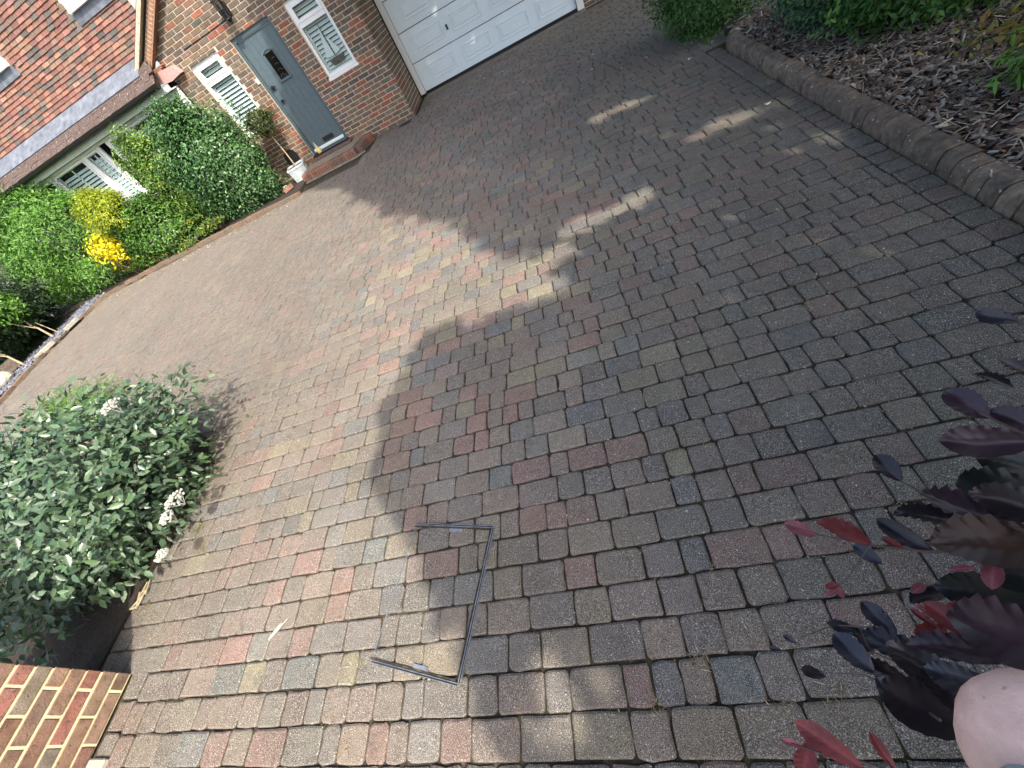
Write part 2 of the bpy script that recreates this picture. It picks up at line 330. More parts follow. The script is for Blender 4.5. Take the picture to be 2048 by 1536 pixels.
o = chips('straw_litter', 1500, (1.955, 3.6), (1.2, 4.2), .10, (.03,.12), (.003,.008), [(.42,.38,.31), (.34,.30,.25), (.30,.25,.17)], MT['chip'], None, .25); tag(o, 'pale dry stalks scattered over the bark mulch', 'plant litter', kind='stuff')
SL = [(.12,.13,.16), (.17,.18,.22), (.09,.095,.115), (.22,.23,.27)]
o = chips('slate_chippings', 6000, (-11.75, -11.03), (3.2, 8.2), .035, (.03,.08), (.02,.05), SL, MT['slate'], None, .4); tag(o, 'blue grey slate chippings beside the driveway edge', 'slate chippings', kind='stuff')

# ------------------------------------------------------------------ house
FY, GY = 9.38, 10.58
house = empty('house', (-4.5, FY, 0), 'brick house with tile hung upper wall, grey front door and white garage door', 'house')
BRC = [((.200,.138,.095), 30), ((.175,.132,.100), 25), ((.145,.114,.092), 18), ((.300,.110,.070), 9), ((.235,.125,.082), 12), ((.130,.118,.105), 8)]
BW = np.array([b[1] for b in BRC], float); BW /= BW.sum()
def bcol(pal=BRC, pw=BW): return np.array(pal[RNG.choice(len(pal), p=pw)][0])*RNG.uniform(.68, 1.08)*(1+RNG.normal(0, .03, 3))
def cut(rects, openings):
    """subtract axis aligned openings from rects (a0,a1,z0,z1)"""
    for oa0, oa1, oz0, oz1 in openings:
        out = []
        for a0, a1, z0, z1 in rects:
            if oa1 <= a0 or oa0 >= a1 or oz1 <= z0 or oz0 >= z1: out.append((a0,a1,z0,z1)); continue
            if oa0 > a0: out.append((a0, oa0, z0, z1))
            if oa1 < a1: out.append((oa1, a1, z0, z1))
            m0, m1 = max(a0, oa0), min(a1, oa1)
            if oz0 > z0: out.append((m0, m1, z0, oz0))
            if oz1 < z1: out.append((m0, m1, oz1, z1))
        rects = out
    return rects
BRICKS = []      # (score, V, F, col)
def brick_wall(a0, a1, z0, z1, openings, plane, clip=None, proud=.007, store=None, cL=.2125, cH=.0625, j=.0125, phase=0., pal=BRC, pw=BW):
    """plane: function (a, z, d) -> world point, d = distance out of the mortar face"""
    store = BRICKS if store is None else store; row = 0; z = z0 + j/2
    while z + cH <= z1 + .02:
        off = (row % 2)*(cL+j)/2 + phase; a = a0 - (cL+j) + off
        while a < a1:
            for b0, b1, q0, q1 in cut([(max(a, a0), min(a+cL, a1), z, z+cH)], openings):
                if b1-b0 < .03 or q1-q0 < .02: continue
                if clip and not clip((b0+b1)/2, (q0+q1)/2): continue
                pr = proud + RNG.normal(0, .0012); e = .003
                rec = [plane(b0,q0,-.01), plane(b1,q0,-.01), plane(b1,q1,-.01), plane(b0,q1,-.01), plane(b0,q0,pr-e), plane(b1,q0,pr-e), plane(b1,q1,pr-e), plane(b0,q1,pr-e),
                       plane(b0+e,q0+e,pr), plane(b1-e,q0+e,pr), plane(b1-e,q1-e,pr), plane(b0+e,q1-e,pr)]
                F = [(0,1,5,4),(1,2,6,5),(2,3,7,6),(3,0,4,7),(4,5,9,8),(5,6,10,9),(6,7,11,10),(7,4,8,11),(8,9,10,11)]
                c = plane((b0+b1)/2, (q0+q1)/2, 0); sc = -1
                if inframe(c, 10): sc = (b1-b0)*(q1-q0)/(c[0]**2 + c[1]**2 + (c[2]-CAMH)**2)
                store.append((sc, rec, F, bcol(pal, pw)))
            a += cL + j
        row += 1; z += cH + j
def emit(store, nmax, name, stuffname, material, parent):
    store.sort(key=lambda s: -s[0]); rest = MB()
    for i, (sc, V, F, c) in enumerate(store):
        if i < nmax and sc > 0:
            m_ = MB(); m_.add(V, F, c); m_.build(name, material, parent)
        else: rest.add(V, F, c)
    if rest.v: tag(rest.build(stuffname, material, parent), kind='stuff')
DOOR = (-4.93, -4.05, .20, 2.27); WR = (-3.71, -3.07, 1.15, 2.27); WL = (-5.92, -5.27, 1.05, 2.27)
rake = lambda x: 2.55 + (x + 6.72)*.60              # underside line of the gable verge on the facade
front = MB()
for a0, a1, z0, z1 in cut([(-6.35, -2.58, 0, 2.75), (-6.0, -2.58, 2.75, 5.2)], [DOOR, WR, WL]): front.box((a0, FY+.001, z0), (a1, FY+.24, z1))
wall = front.build('front_wall', MT['mortar'], house)
brick_wall(-6.35, -2.58, 0, 3.6, [(d[0]-.004, d[1]+.004, d[2]-.004, d[3]+.004) for d in (DOOR, WR, WL)], lambda a, z, d: (a, FY-d, z), clip=lambda x, z: z < rake(x)-.02)
retm = MB(); retm.box((-2.82, FY+.24, 0), (-2.581, GY, 5.2)); ret = retm.build('return_wall', MT['mortar'], house)
brick_wall(FY-.006, GY-.02, 0, 2.6, [], lambda a, z, d: (-2.58+d, a, z), phase=.11)
emit(BRICKS, 300, 'brick', 'brickwork', MT['brick'], wall)
gw = MB()
for a0, a1, z0, z1 in cut([(-2.8, 5.0, 0, 3.4)], [(-2.62, 1.1, -.1, 2.2)]): gw.box((a0, GY, z0), (a1, GY+.24, z1))
gwall = gw.build('garage_wall', MT['mortar'], house); st = []
brick_wall(1.1, 4.2, 0, 2.2, [], lambda a, z, d: (a, GY-d, z), store=st); emit(st, 300, 'brick', 'brickwork', MT['brick'], gwall)
# garage door
gd = MB().box((-2.44, GY+.05, .05), (.96, GY+.09, 2.12)); gdoor = gd.build('garage_door', MT['dark'], house)
ROWZ = [.06, .575, 1.09, 1.605, 2.12]; PX = [-2.20, -1.387, -.574, .239]
for r in range(4):
    z0, z1 = ROWZ[r]+.006, ROWZ[r+1]-.006
    MB().box((-2.437, GY+.030, z0), (.957, GY+.0495, z1), bev=.003).build('section', MT['garage'], gdoor)
    for px in PX:
        m_ = MB(); x0, x1, q0, q1 = px, px+.62, z0+.115, z0+.385; y = GY+.030
        for a, b in (((x0,y-.012,q0),(x1,y-.0004,q0+.018)), ((x0,y-.012,q1-.018),(x1,y-.0004,q1)), ((x0,y-.012,q0+.0185),(x0+.018,y-.0004,q1-.0185)), ((x1-.018,y-.012,q0+.0185),(x1,y-.0004,q1-.0185))): m_.box(a, b, bev=.0025)
        m_.box((x0+.05, y-.012, q0+.05), (x1-.05, y-.0004, q1-.05), bev=.009); m_.build('panel', MT['garage'], gdoor)
m_ = MB(); m_.box((-1.505, GY-.004, .775), (-1.470, GY+.029, .86), bev=.004); m_.tube([(-1.488, GY-.02, .78), (-1.488, GY-.02, .83), (-1.488, GY-.002, .845)], .010); m_.build('handle', MT['black'], gdoor)
MB().box((-2.44, GY+.022, .015), (.96, GY+.06, .052)).build('bottom_seal', MT['black'], gdoor)
jm = MB(); jm.box((-2.555, GY-.03, .05), (-2.447, GY+.06, 2.2), bev=.004); jm.build('door_jamb', MT['white'], house)
jm = MB(); jm.box((.967, GY-.03, .02), (1.095, GY+.06, 2.2), bev=.004); jm.build('door_jamb', MT['white'], house)
jm = MB(); jm.box((-2.446, GY-.03, 2.128), (.966, GY+.06, 2.2)); jm.build('door_head', MT['white'], house)
MB().box((-2.572, GY-.055, 0), (-2.5565, GY+.02, 2.5)).build('jamb_trim', MT['black'], house)
MB().box((-2.556, GY-.05, .0), (-2.44, GY+.0, .048), bev=.004).build('jamb_foot', MT['black'], house)
MB().box((-2.5,10.40,-.02), (1.1,GY+.05,.004)).build('garage_threshold', MT['concrete'], house)
MB().box((-2.58, GY+.3, 0), (1.1, GY+.34, 2.4)).build('garage_back', MT['dark'], house)
# front door
x0, x1, z0, z1 = DOOR
df = MB()
for a, b in (((x0, FY+.02, z0+.03), (x0+.065, FY+.10, z1)), ((x1-.065, FY+.02, z0+.03), (x1, FY+.10, z1)), ((x0+.0655, FY+.02, z1-.075), (x1-.0655, FY+.10, z1))): df.box(a, b, bev=.005)
fdoor = df.build('front_door', MT['doorframe'], house); fdoor['label'] = 'grey blue plank door with small arched glass pane and black letter plate'
lf = MB(); lx0, lx1 = x0+.07, x1-.07; nb = 6; bw = (lx1-lx0)/nb
for z_a, z_b, only in ((z0+.05, 1.49, None), (1.49, 1.89, 'gap'), (1.89, z1-.08, None)):
    for i in range(nb):
        a, b = lx0+i*bw, lx0+(i+1)*bw
        for q0, q1, r0, r1 in cut([(a+.0015, b-.0015, z_a, z_b)], [(-4.56, -4.35, 1.49, 1.89)]): lf.box((q0, FY+.045, r0), (q1, FY+.085, r1))
lf.build('door_leaf', MT['door'], fdoor)
pf = MB()
for a, b in (((-4.58, FY+.030, 1.47), (-4.552, FY+.050, 1.88)), ((-4.358, FY+.030, 1.47), (-4.33, FY+.050, 1.88)), ((-4.595, FY+.022, 1.455), (-4.315, FY+.052, 1.485))): pf.box(a, b, bev=.003)
for i in range(6):
    u0, u1 = i/6, (i+1)/6; p0, p1 = (-4.58+.25*u0, 1.881+.05*math.sin(math.pi*u0)), (-4.58+.25*u1, 1.881+.05*math.sin(math.pi*u1))
    pf.prism([(p0[0], FY+.030, p0[1]), (p1[0], FY+.030, p1[1]), (p1[0], FY+.030, p1[1]+.028), (p0[0], FY+.030, p0[1]+.028)], (0,.02,0))
pf.build('pane_surround', MT['door'], fdoor)
MB().box((-4.551, FY+.050, 1.486), (-4.359, FY+.056, 1.90)).build('pane', MT['glass_dark'], fdoor)
MB().box((-4.60, FY+.075, 1.46), (-4.30, FY+.08, 1.95)).build('pane_backing', MT['dark'], fdoor)
m_ = MB()
for i in range(4): m_.tube([(-4.53+.02*i, FY+.049, 1.52+.09*i), (-4.46, FY+.048, 1.56+.08*i), (-4.40+.01*math.sin(i), FY+.049, 1.50+.10*i)], .002, 5)
m_.build('leaded_pattern', MT['lead'], fdoor)
m_ = MB(); m_.box((-4.565, FY+.030, .345), (-4.305, FY+.0445, .425), bev=.004); m_.box((-4.545, FY+.024, .36), (-4.325, FY+.0298, .408), bev=.003); m_.build('letter_plate', MT['black'], fdoor)
MB().box((x0+.066, FY+.005, z0+.06), (x1-.066, FY+.044, z0+.115), bev=.008).build('weather_bar', MT['fascia'], fdoor)
MB().box((x0-.02, FY-.05, z0-.035), (x1+.02, FY+.10, z0+.028), bev=.005).build('threshold', MT['black'], fdoor)
for zc, s_ in ((1.46, .035), (1.23, .024)):
    m_ = MB(); m_.tube([(-4.795, FY+.044, zc), (-4.795, FY+.015, zc)], s_, 12); m_.box((-4.80-s_, FY+.005, zc-.01), (-4.76+s_, FY+.0148, zc+.01), bev=.002); m_.build('door_lock', MT['black'], fdoor)
MB().box((-4.975, FY-.03, 1.60), (-4.935, FY+.0, 1.69), bev=.006).build('door_bell', MT['white'], house)
# casement windows
def bars(mb, x0, x1, z0, z1, y, w, d, bev=.004):
    mb.box((x0,y,z0), (x0+w,y+d,z1), bev=bev); mb.box((x1-w,y,z0), (x1,y+d,z1), bev=bev)
    mb.box((x0+w+.0005,y,z0), (x1-w-.0005,y+d,z0+w), bev=bev); mb.box((x0+w+.0005,y,z1-w), (x1-w-.0005,y+d,z1), bev=bev)
def slats(parent, x0, x1, z0, z1, y, pitch=.062, material='shutter', tilt=.55):
    n = int((z1-z0)/pitch); me = None
    for i in range(n):
        z = z0 + (i+.5)*pitch
        if me is None:
            m_ = MB(); dy, dz = .030*math.cos(tilt), .030*math.sin(tilt); m_.obox((0,0,0), (1,0,0), (0,dy,dz), (0,-dz,dy), ((x1-x0)/2, .031, .0045)); me = m_.mesh('louvre'); me.materials.append(MT[material])
        o = link('louvre', me, None, parent); o.location = Vector(o.location) + Vector(((x0+x1)/2, y, z))
def casement(name, r, y, transom, boat=False):
    x0, x1, z0, z1 = r; f = MB(); bars(f, x0, x1, z0, z1, y, .055, .06); f.box((x0+.056, y-.004, transom-.035), (x1-.056, y+.06, transom+.035), bev=.004)
    win = f.build('window', MT['white'], house)
    s_ = MB(); bars(s_, x0+.050, x1-.050, transom+.03, z1-.05, y-.012, .052, .04); s_.build('sash', MT['white'], win)
    MB().box((x0+.06, y+.028, z0+.06), (x1-.06, y+.032, transom-.03)).build('pane', MT['glass'], win)
    MB().box((x0+.09, y+.016, transom+.07), (x1-.09, y+.020, z1-.09)).build('pane', MT['glass'], win)
    MB().box((x0-.015, y-.045, z0-.045), (x1+.015, y+.05, z0-.001), bev=.006).build('sill', MT['white'], win)
    b = MB(); b.box((x0+.01, y+.30, z0), (x1-.01, y+.32, z1)); b.box((x0-.002, y+.062, z0), (x0+.012, y+.30, z1)); b.box((x1-.012, y+.062, z0), (x1+.002, y+.30, z1)); b.build('reveal', MT['dark'], win)
    g = MB(); bars(g, x0+.03, x1-.03, z0+.02, z1-.02, y+.070, .055, .025, 0); g.build('shutter_frame', MT['shutter'], win)
    slats(win, x0+.088, x1-.088, z0+.08, z1-.08, y+.085, tilt=.8)
    if boat:
        cx = (x0+x1)/2; yy = y+.040; h = MB(); h.prism([(cx-.15,yy,z0+.19),(cx+.17,yy,z0+.22),(cx+.12,yy,z0+.12),(cx-.10,yy,z0+.11)], (0,.012,0)); h.build('ship_hull', MT['bark'], win)
        q = MB(); q.prism([(cx-.01,yy,z0+.24),(cx-.01,yy,z0+.66),(cx-.17,yy,z0+.25)], (0,.008,0)); q.prism([(cx+.02,yy,z0+.24),(cx+.02,yy,z0+.52),(cx+.15,yy,z0+.27)], (0,.008,0)); q.build('ship_sail', MT['shutter'], win)
        q = MB(); q.tube([(cx+.005,yy+.006,z0+.12),(cx+.005,yy+.006,z0+.70)], .006, 6); q.build('ship_mast', MT['bark'], win)
    return win
casement('w', WR, FY+.03, 1.93, True); casement('w', WL, FY+.03, 1.96)
# bay window with pent roof
bay = MB(); BY = 9.30
bay.box((-11.5, BY-.001, 0), (-6.36, BY+.10, .98)); baywall = bay.build('bay_wall', MT['mortar'], house); st = []
brick_wall(-11.5, -6.36, 0, .97, [], lambda a, z, d: (a, BY-d, z), store=st); emit(st, 0, 'brick', 'brickwork', MT['brick'], baywall)
bf = MB(); bf.box((-11.5, BY-.06, .985), (-6.36, BY+.10, 1.03), bev=.006); bf.box((-11.5, BY+.0, 2.12), (-6.36, BY+.05, 2.168), bev=.004)
for xa in (-11.5, -10.4, -9.34, -8.86, -8.58, -7.95, -7.10, -6.44): bf.box((xa, BY, 1.031), (xa+.08, BY+.05, 2.119), bev=.005)
bwin = bf.build('bay_window', MT['white'], house)
for a, b in ((-10.32,-9.34), (-9.26,-8.86), (-8.50,-7.95), (-7.87,-7.10), (-7.02,-6.44), (-11.42,-10.4)):
    s_ = MB(); bars(s_, a+.003, b-.003, 1.035, 2.115, BY-.012, .042, .035); s_.build('sash', MT['white'], bwin)
    MB().box((a+.03, BY+.014, 1.06), (b-.03, BY+.018, 2.09)).build('pane', MT['glass'], bwin)
    g = MB(); bars(g, a+.01, b-.01, 1.04, 2.11, BY+.052, .05, .02, 0); g.box(((a+b)/2-.018, BY+.044, 1.10), ((a+b)/2+.018, BY+.056, 2.05)); g.build('shutter_frame', MT['shutter'], bwin)
    slats(bwin, a+.062, b-.062, 1.10, 2.05, BY+.07, .068, tilt=.75 if a < -9.3 else 1.2)
MB().box((-11.5, BY+.40, .9), (-6.3, BY+.42, 2.3)).build('bay_interior', MT['dark'], house)
MB().box((-13.2, 9.10, 2.171), (-6.34, 9.125, 2.262), bev=.004).build('fascia_board', MT['fascia'], house)
MB().box((-13.2, 9.1255, 2.175), (-6.36, FY, 2.195)).build('soffit', MT['fascia'], house)
gt = MB()
prof = [(8.935 + .078*math.cos(a), 2.335 + .078*math.sin(a)) for a in [math.radians(q) for q in range(180, 361, 30)]]
gt.prism([(-13.2, y, z) for y, z in prof] , (6.82, 0, 0)); gt.build('gutter', MT['black'], house)
# pent roof courses of plain tiles and the lead flashing above
pr = MB().prism([(-13.2, 8.90, 2.335), (-13.2, 9.385, 2.705), (-13.2, 9.385, 2.60), (-13.2, 8.95, 2.29)], (6.72, 0, 0)).build('bay_roof', MT['rooftile'], house)
for row, (ya, za) in enumerate(((8.865, 2.325), (8.955, 2.398), (9.045, 2.470), (9.125, 2.535))):
    x = -13.2 + (row % 2)*.085; me = None
    while x < -6.52:
        if me is None:
            m_ = MB(); m_.prism([(.002,0,0),(.002,.135,.108),(.002,.126,.120),(.002,-.010,.014)], (.162,0,0)); me = m_.mesh('roof_tile'); me.materials.append(MT['rooftile'])
        o = link('roof_tile', me, None, pr); o.location = Vector(o.location) + Vector((x, ya+RNG.normal(0,.002), za+.008+RNG.normal(0,.002))); x += .167
MB().prism([(-13.2, 9.065, 2.540), (-13.2, 9.372, 2.765), (-13.2, 9.380, 2.755), (-13.2, 9.075, 2.525)], (6.56, 0, 0)).build('lead_flashing', MT['lead'], house)
# tile hung upper wall
TY = 9.40
uw = MB()
W1 = (-6.98, -5.75, 3.60, 4.75); W2 = (-10.4, -8.88, 3.62, 4.75)
for a0, a1, z0, z1 in cut([(-13.2, -4.6, 2.60, 5.2)], [W1, W2]): uw.box((a0, TY+.03, z0), (a1, TY+.20, z1))
upper = uw.build('tile_hung_wall', MT['mortar'], house)
TC = [((.33,.170,.125), 22), ((.28,.135,.105), 22), ((.24,.155,.120), 22), ((.17,.138,.120), 15), ((.13,.118,.105), 9), ((.36,.225,.160), 7), ((.25,.130,.115), 8)]
TW = np.array([t[1] for t in TC], float); TW /= TW.sum(); st = []
row = 0; z = 2.72
while z < 4.7:
    x = -13.1 + (row % 2)*.084
    while x < -4.7:
        if z < rake(x)+.10 - 0 and False: pass
        inside = not any(w_[0]-.02 < x+.16 and x < w_[1]+.02 and w_[2]-.17 < z+.05 and z < w_[3] for w_ in (W1, W2))
        if inside and z + .02 > rake(x+.10)+.02 and False: inside = False
        if z < rake(x)-.12: inside = False
        if inside:
            dz, dy = RNG.normal(0, .0022), RNG.normal(0, .0018); a, b = x+.0035+RNG.normal(0,.001), x+.1640
            V = [(a,TY-.002+dy,z+dz),(b,TY-.002+dy,z+dz),(b,TY+.012+dy,z+dz),(a,TY+.012+dy,z+dz),(a,TY+.018,z+.085),(b,TY+.018,z+.085),(b,TY+.029,z+.085),(a,TY+.029,z+.085)]
            F = [(0,3,2,1),(4,5,6,7),(0,1,5,4),(1,2,6,5),(2,3,7,6),(3,0,4,7)]
            st.append((1/(x*x+80+z*z) if inframe((x+.08, TY, z+.05), 5) else -1, V, F, bcol(TC, TW)*.88))
        x += .1675
    row += 1; z += .065
emit(st, 300, 'wall_tile', 'tile_hanging', MT['wtile'], upper)
for r in (W1, W2):
    x0, x1, z0, z1 = r; f = MB(); bars(f, x0, x1, z0, z1, TY-.01, .06, .07); bars(f, x0+.061, (x0+x1)/2, z0+.061, z1-.061, TY+.0, .045, .05); bars(f, (x0+x1)/2+.001, x1-.061, z0+.061, z1-.061, TY+.0, .045, .05)
    win = f.build('window', MT['white'], house)
    MB().box((x0+.1, TY+.02, z0+.1), (x1-.1, TY+.024, z1-.1)).build('pane', MT['glass'], win); MB().box((x0, TY+.2, z0), (x1, TY+.22, z1)).build('reveal', MT['dark'], win)
    MB().box((x0-.04, TY-.075, z0-.05), (x1+.04, TY+.02, z0-.002), bev=.006).build('sill', MT['white'], win)
    MB().prism([(x0-.08, TY-.012, z0-.052), (x0-.08, TY-.016, z0-.20), (x0-.08, TY-.008, z0-.20), (x0-.08, TY-.002, z0-.052)], (x1-x0+.16, 0, 0)).build('lead_apron', MT['lead'], win)
# gable verge rising to the right
ux, uz = .8575, .5145; nx, nz = .5145, -.8575         # along the rake, and down to the right
def rk(s_, t, y): return (-6.74 + ux*s_ + nx*t, y, 2.545 + uz*s_ + nz*t)
def strip(name, t0, t1, ya, yb, material, s0=0., s1=3.2):
    return MB().prism([rk(s0,t0,ya), rk(s0,t1,ya), rk(s0,t1,yb), rk(s0,t0,yb)], (ux*(s1-s0), 0, uz*(s1-s0))).build(name, material, house)
strip('verge_mortar', -.062, -.004, FY-.20, TY+.05, MT['verge']); strip('verge_soffit', -.0035, .034, FY-.10, FY+.10, MT['dark'])
cz = strip('verge_backing', .0345, .125, FY-.112, FY+.02, MT['mortar']); s_ = .005; me = None
while s_ < 3.1:
    m_ = MB(); a, b, c_, d = rk(s_, .037, 0), rk(s_, .122, 0), rk(s_+.052, .122, 0), rk(s_+.052, .037, 0)
    m_.prism([(p[0], FY-.122, p[2]) for p in (a, b, c_, d)], (0,.0168,0)); m_.build('creasing_tile', MT['creasing'], cz); s_ += .074
strip('verge_edge', .1255, .15, FY-.122, FY+.0, MT['creasing'])
strip('gable_roof', -.090, -.063, FY-.16, TY-.02, MT['rooftile'])
m_ = MB(); P = rk(-.02, -.01, FY-.22); m_.prism([(P[0]-.06, P[1], P[2]-.075), (P[0]+.06, P[1], P[2]-.095), (P[0]+.14, P[1], P[2]+.0), (P[0]+.02, P[1], P[2]+.03)], (0,.2,0)); m_.build('verge_shoe', MT['black'], house)
m_ = MB()
for i in range(4): m_.box((-6.56, FY-.115+.002*i, 2.43+.022*i), (-6.36+.03*i, FY-.002, 2.447+.022*i))
m_.build('kneeler_course', MT['creasing'], house)
MB().prism([(-6.72,FY-.13,2.35), (-6.32,FY-.13,2.265), (-6.05,FY-.13,2.29), (-6.12,FY-.13,2.43), (-6.40,FY-.13,2.455), (-6.66,FY-.13,2.44)], (0,.128,0)).build('kneeler', MT['pink'], house)
m_ = MB(); m_.tube([(-5.75,FY-.012,2.50), (-5.2,FY-.012,2.494), (-4.64,FY-.012,2.497)], .006, 5); m_.build('wall_cable', MT['black'], house)
# lantern by the door
lamp = empty('wall_lantern', (-4.60, FY, 2.6), 'black hexagonal wall lantern above the front door', 'lantern')
def ring(c, r, z, n=6): return [(c[0]+r*math.cos(2*math.pi*i/n+.3), c[1]+r*math.sin(2*math.pi*i/n+.3), z) for i in range(n)]
def lathe(mb, c, prof, n=6):
    V = []; 
    for r, z in prof: V += ring(c, r, z, n)
    F = [(a*n+i, a*n+(i+1)%n, (a+1)*n+(i+1)%n, (a+1)*n+i) for a in range(len(prof)-1) for i in range(n)] + [tuple(range(n)), tuple(range((len(prof)-1)*n, len(prof)*n))]
    return mb.add(V, F)
LC = (-4.60, FY-.16)
m_ = MB(); lathe(m_, LC, [(.02,2.80),(.10,2.73),(.10,2.715)]); m_.build('cap', MT['iron'], lamp)
m_ = MB(); lathe(m_, LC, [(.055,2.48),(.06,2.47),(.02,2.43),(.012,2.40)]); m_.build('base', MT['iron'], lamp)
m_ = MB()
for i in range(6):
    a = 2*math.pi*i/6+.3; m_.tube([(LC[0]+.052*math.cos(a), LC[1]+.052*math.sin(a), 2.48), (LC[0]+.088*math.cos(a), LC[1]+.088*math.sin(a), 2.715)], .006, 5)
m_.build('cage', MT['iron'], lamp)
m_ = MB(); lathe(m_, LC, [(.047,2.482),(.080,2.712)]); m_.build('pane', MT['glass_dark'], lamp)
m_ = MB(); m_.tube([(-4.60,FY-.002,2.58),(-4.60,FY-.05,2.80),(-4.60,FY-.12,2.86),(-4.60,FY-.16,2.80)], .011, 6); m_.box((-4.635,FY-.02,2.50), (-4.565,FY-.001,2.68), bev=.004); m_.build('bracket', MT['iron'], lamp)
# doorstep with a brick edge
step = empty('doorstep', (-4.4, 8.98, 0), 'raised doorstep with concrete top and brick on edge border', 'doorstep')
MB().prism([(-5.08,8.80,.0), (-3.86,8.80,.0), (-3.70,9.37,.0), (-5.08,9.37,.0)], (0,0,.150)).build('slab', MT['concrete'], step)
MB().box((-5.0, 9.20, .151), (-3.98, 9.372, .195), (.13,.085,.07), bev=.006).build('brick_tread', MT['brick'], step)
bc = [(.20,.10,.072), (.17,.105,.08), (.23,.11,.075), (.15,.10,.08)]
def step_brick(c, ang, l=.155, wd=.064, h=.15):
    m_ = MB(); ca, sa = math.cos(ang), math.sin(ang); V = []
    prof = [(-l/2,0),(-l/2,h-.035),(-l/2+.014,h-.010),(-l/2+.04,h),(l/2,h),(l/2,0)]
    for t in (-wd/2+.003, wd/2-.003): V += [(c[0]+d*sa+t*ca, c[1]+d*ca-t*sa, zz) for d, zz in prof]
    n = len(prof); m_.add(V, [tuple(range(n)), tuple(range(n,2*n))] + [(i,(i+1)%n,n+(i+1)%n,n+i) for i in range(n)], np.array(bc[RNG.integers(4)])*RNG.uniform(.85,1.2)); return m_.build('brick', MT['brick'], step)
for i in range(20): step_brick((-5.05+i*.0655, 8.72), 0.)
for i in range(8): step_brick((-3.745+i*.022, 8.79+i*.066), math.radians(-72), h=.148)
MB().prism([(-5.15,8.60,0), (-3.78,8.585,0), (-3.60,8.70,0), (-3.70,8.73,0), (-3.84,8.64,0), (-5.15,8.655,0)], (0,0,.025)).build('footing', MT['concrete'], step)

# ------------------------------------------------------------------ brick pier wall, front left
pier = empty('brick_wall', (-3.3, -.4, 0), 'sunlit red brown brick wall with yellow mortar in the near left corner', 'brick wall')
MB().box((-3.60, -3.0, 0), (-3.1385, .3115, 1.25)).build('core', MT['mortar_yellow'], pier); st = []
PBC = [((.30,.135,.105), 24), ((.23,.135,.095), 22), ((.26,.165,.11), 20), ((.20,.165,.13), 18), ((.25,.14,.125), 12), ((.17,.145,.13), 10)]; PBW = np.array([p[1] for p in PBC], float); PBW /= PBW.sum()
brick_wall(-3.0, .317, 0, 1.25, [], lambda a, z, d: (-3.138+d, a, z), store=st, proud=.004, phase=.087, cL=.2125, cH=.0625, j=.0125, pal=PBC, pw=PBW)
brick_wall(-3.6, -3.138, 0, 1.25, [], lambda a, z, d: (a, .311+d, z), store=st, proud=.004, phase=.03, cL=.2125, cH=.0625, j=.0125, pal=PBC, pw=PBW)
emit(st, 300, 'brick', 'brickwork', MT['pierbrick'], pier)
wb = MB().box((-3.11, -.22, -.01), (-2.985, -.045, .022), bev=.006).build('stone_block', MT['stone']); tag(wb, 'pale whitish stone block at the foot of the near brick wall', 'stone')

# ------------------------------------------------------------------ inspection cover in the paving
mh = empty('inspection_cover', (-1.13, .51, 0), 'rectangular recessed drain cover with thin steel rim set into the paving', 'drain cover')
mc = [np.array(p) for p in ((-1.285,.855),(-.835,.760),(-.985,.152),(-1.435,.262))]
for i in range(4):
    a, b = mc[i], mc[(i+1) % 4]; d = (b-a)/np.linalg.norm(b-a); n_ = np.array([d[1], -d[0]]); mid = (a+b)/2; L = np.linalg.norm(b-a)
    if i == 3:
        MB().obox((*mid, -.0085), (*d,0), (*n_,0), (0,0,1), (L/2, .0016, .0125)).build('rim', MT['steel'], mh); continue
    m_ = MB(); m_.obox((*mid, -.006), (*d,0), (*n_,0), (0,0,1), (L/2+.003, .0014, .0125)); m_.obox((*(mid-n_*.0085), -.007), (*d,0), (*n_,0), (0,0,1), (L/2-.006, .0010, .0125)); m_.build('rim', MT['steel'], mh)
    MB().obox((*(mid-n_*.0042), -.006), (*d,0), (*n_,0), (0,0,1), (L/2-.004, .0022, .0115)).build('rim_gap', MT['dark'], mh)
    MB().obox((*(mid+n_*.008), -.0066), (*d,0), (*n_,0), (0,0,1), (L/2+.008, .0035, .0115)).build('rim_joint', MT['joint'], mh)
for t, q in ((.55, 0), (.42, 2)):
    a, b = mc[q], mc[q+1]; d = (b-a)/np.linalg.norm(b-a); n_ = np.array([d[1], -d[0]]); c_ = a+(b-a)*t + n_*.020
    MB().obox((*c_, -.003), (*d,0), (*n_,0), (0,0,1), (.038, .008, .0075)).build('lifting_slot', MT['steel'], mh)
dr = MB(); V = [(-2.77+.14*math.cos(a)*1., 9.17+.065*math.sin(a)) for a in np.linspace(0, 2*math.pi, 16, endpoint=False)]; dr.prism([(x, y, .002) for x, y in V], (0,0,.012)); o = dr.build('gully_grate', MT['black']); tag(o, 'small black oval gully grate at the foot of the house corner', 'drain')

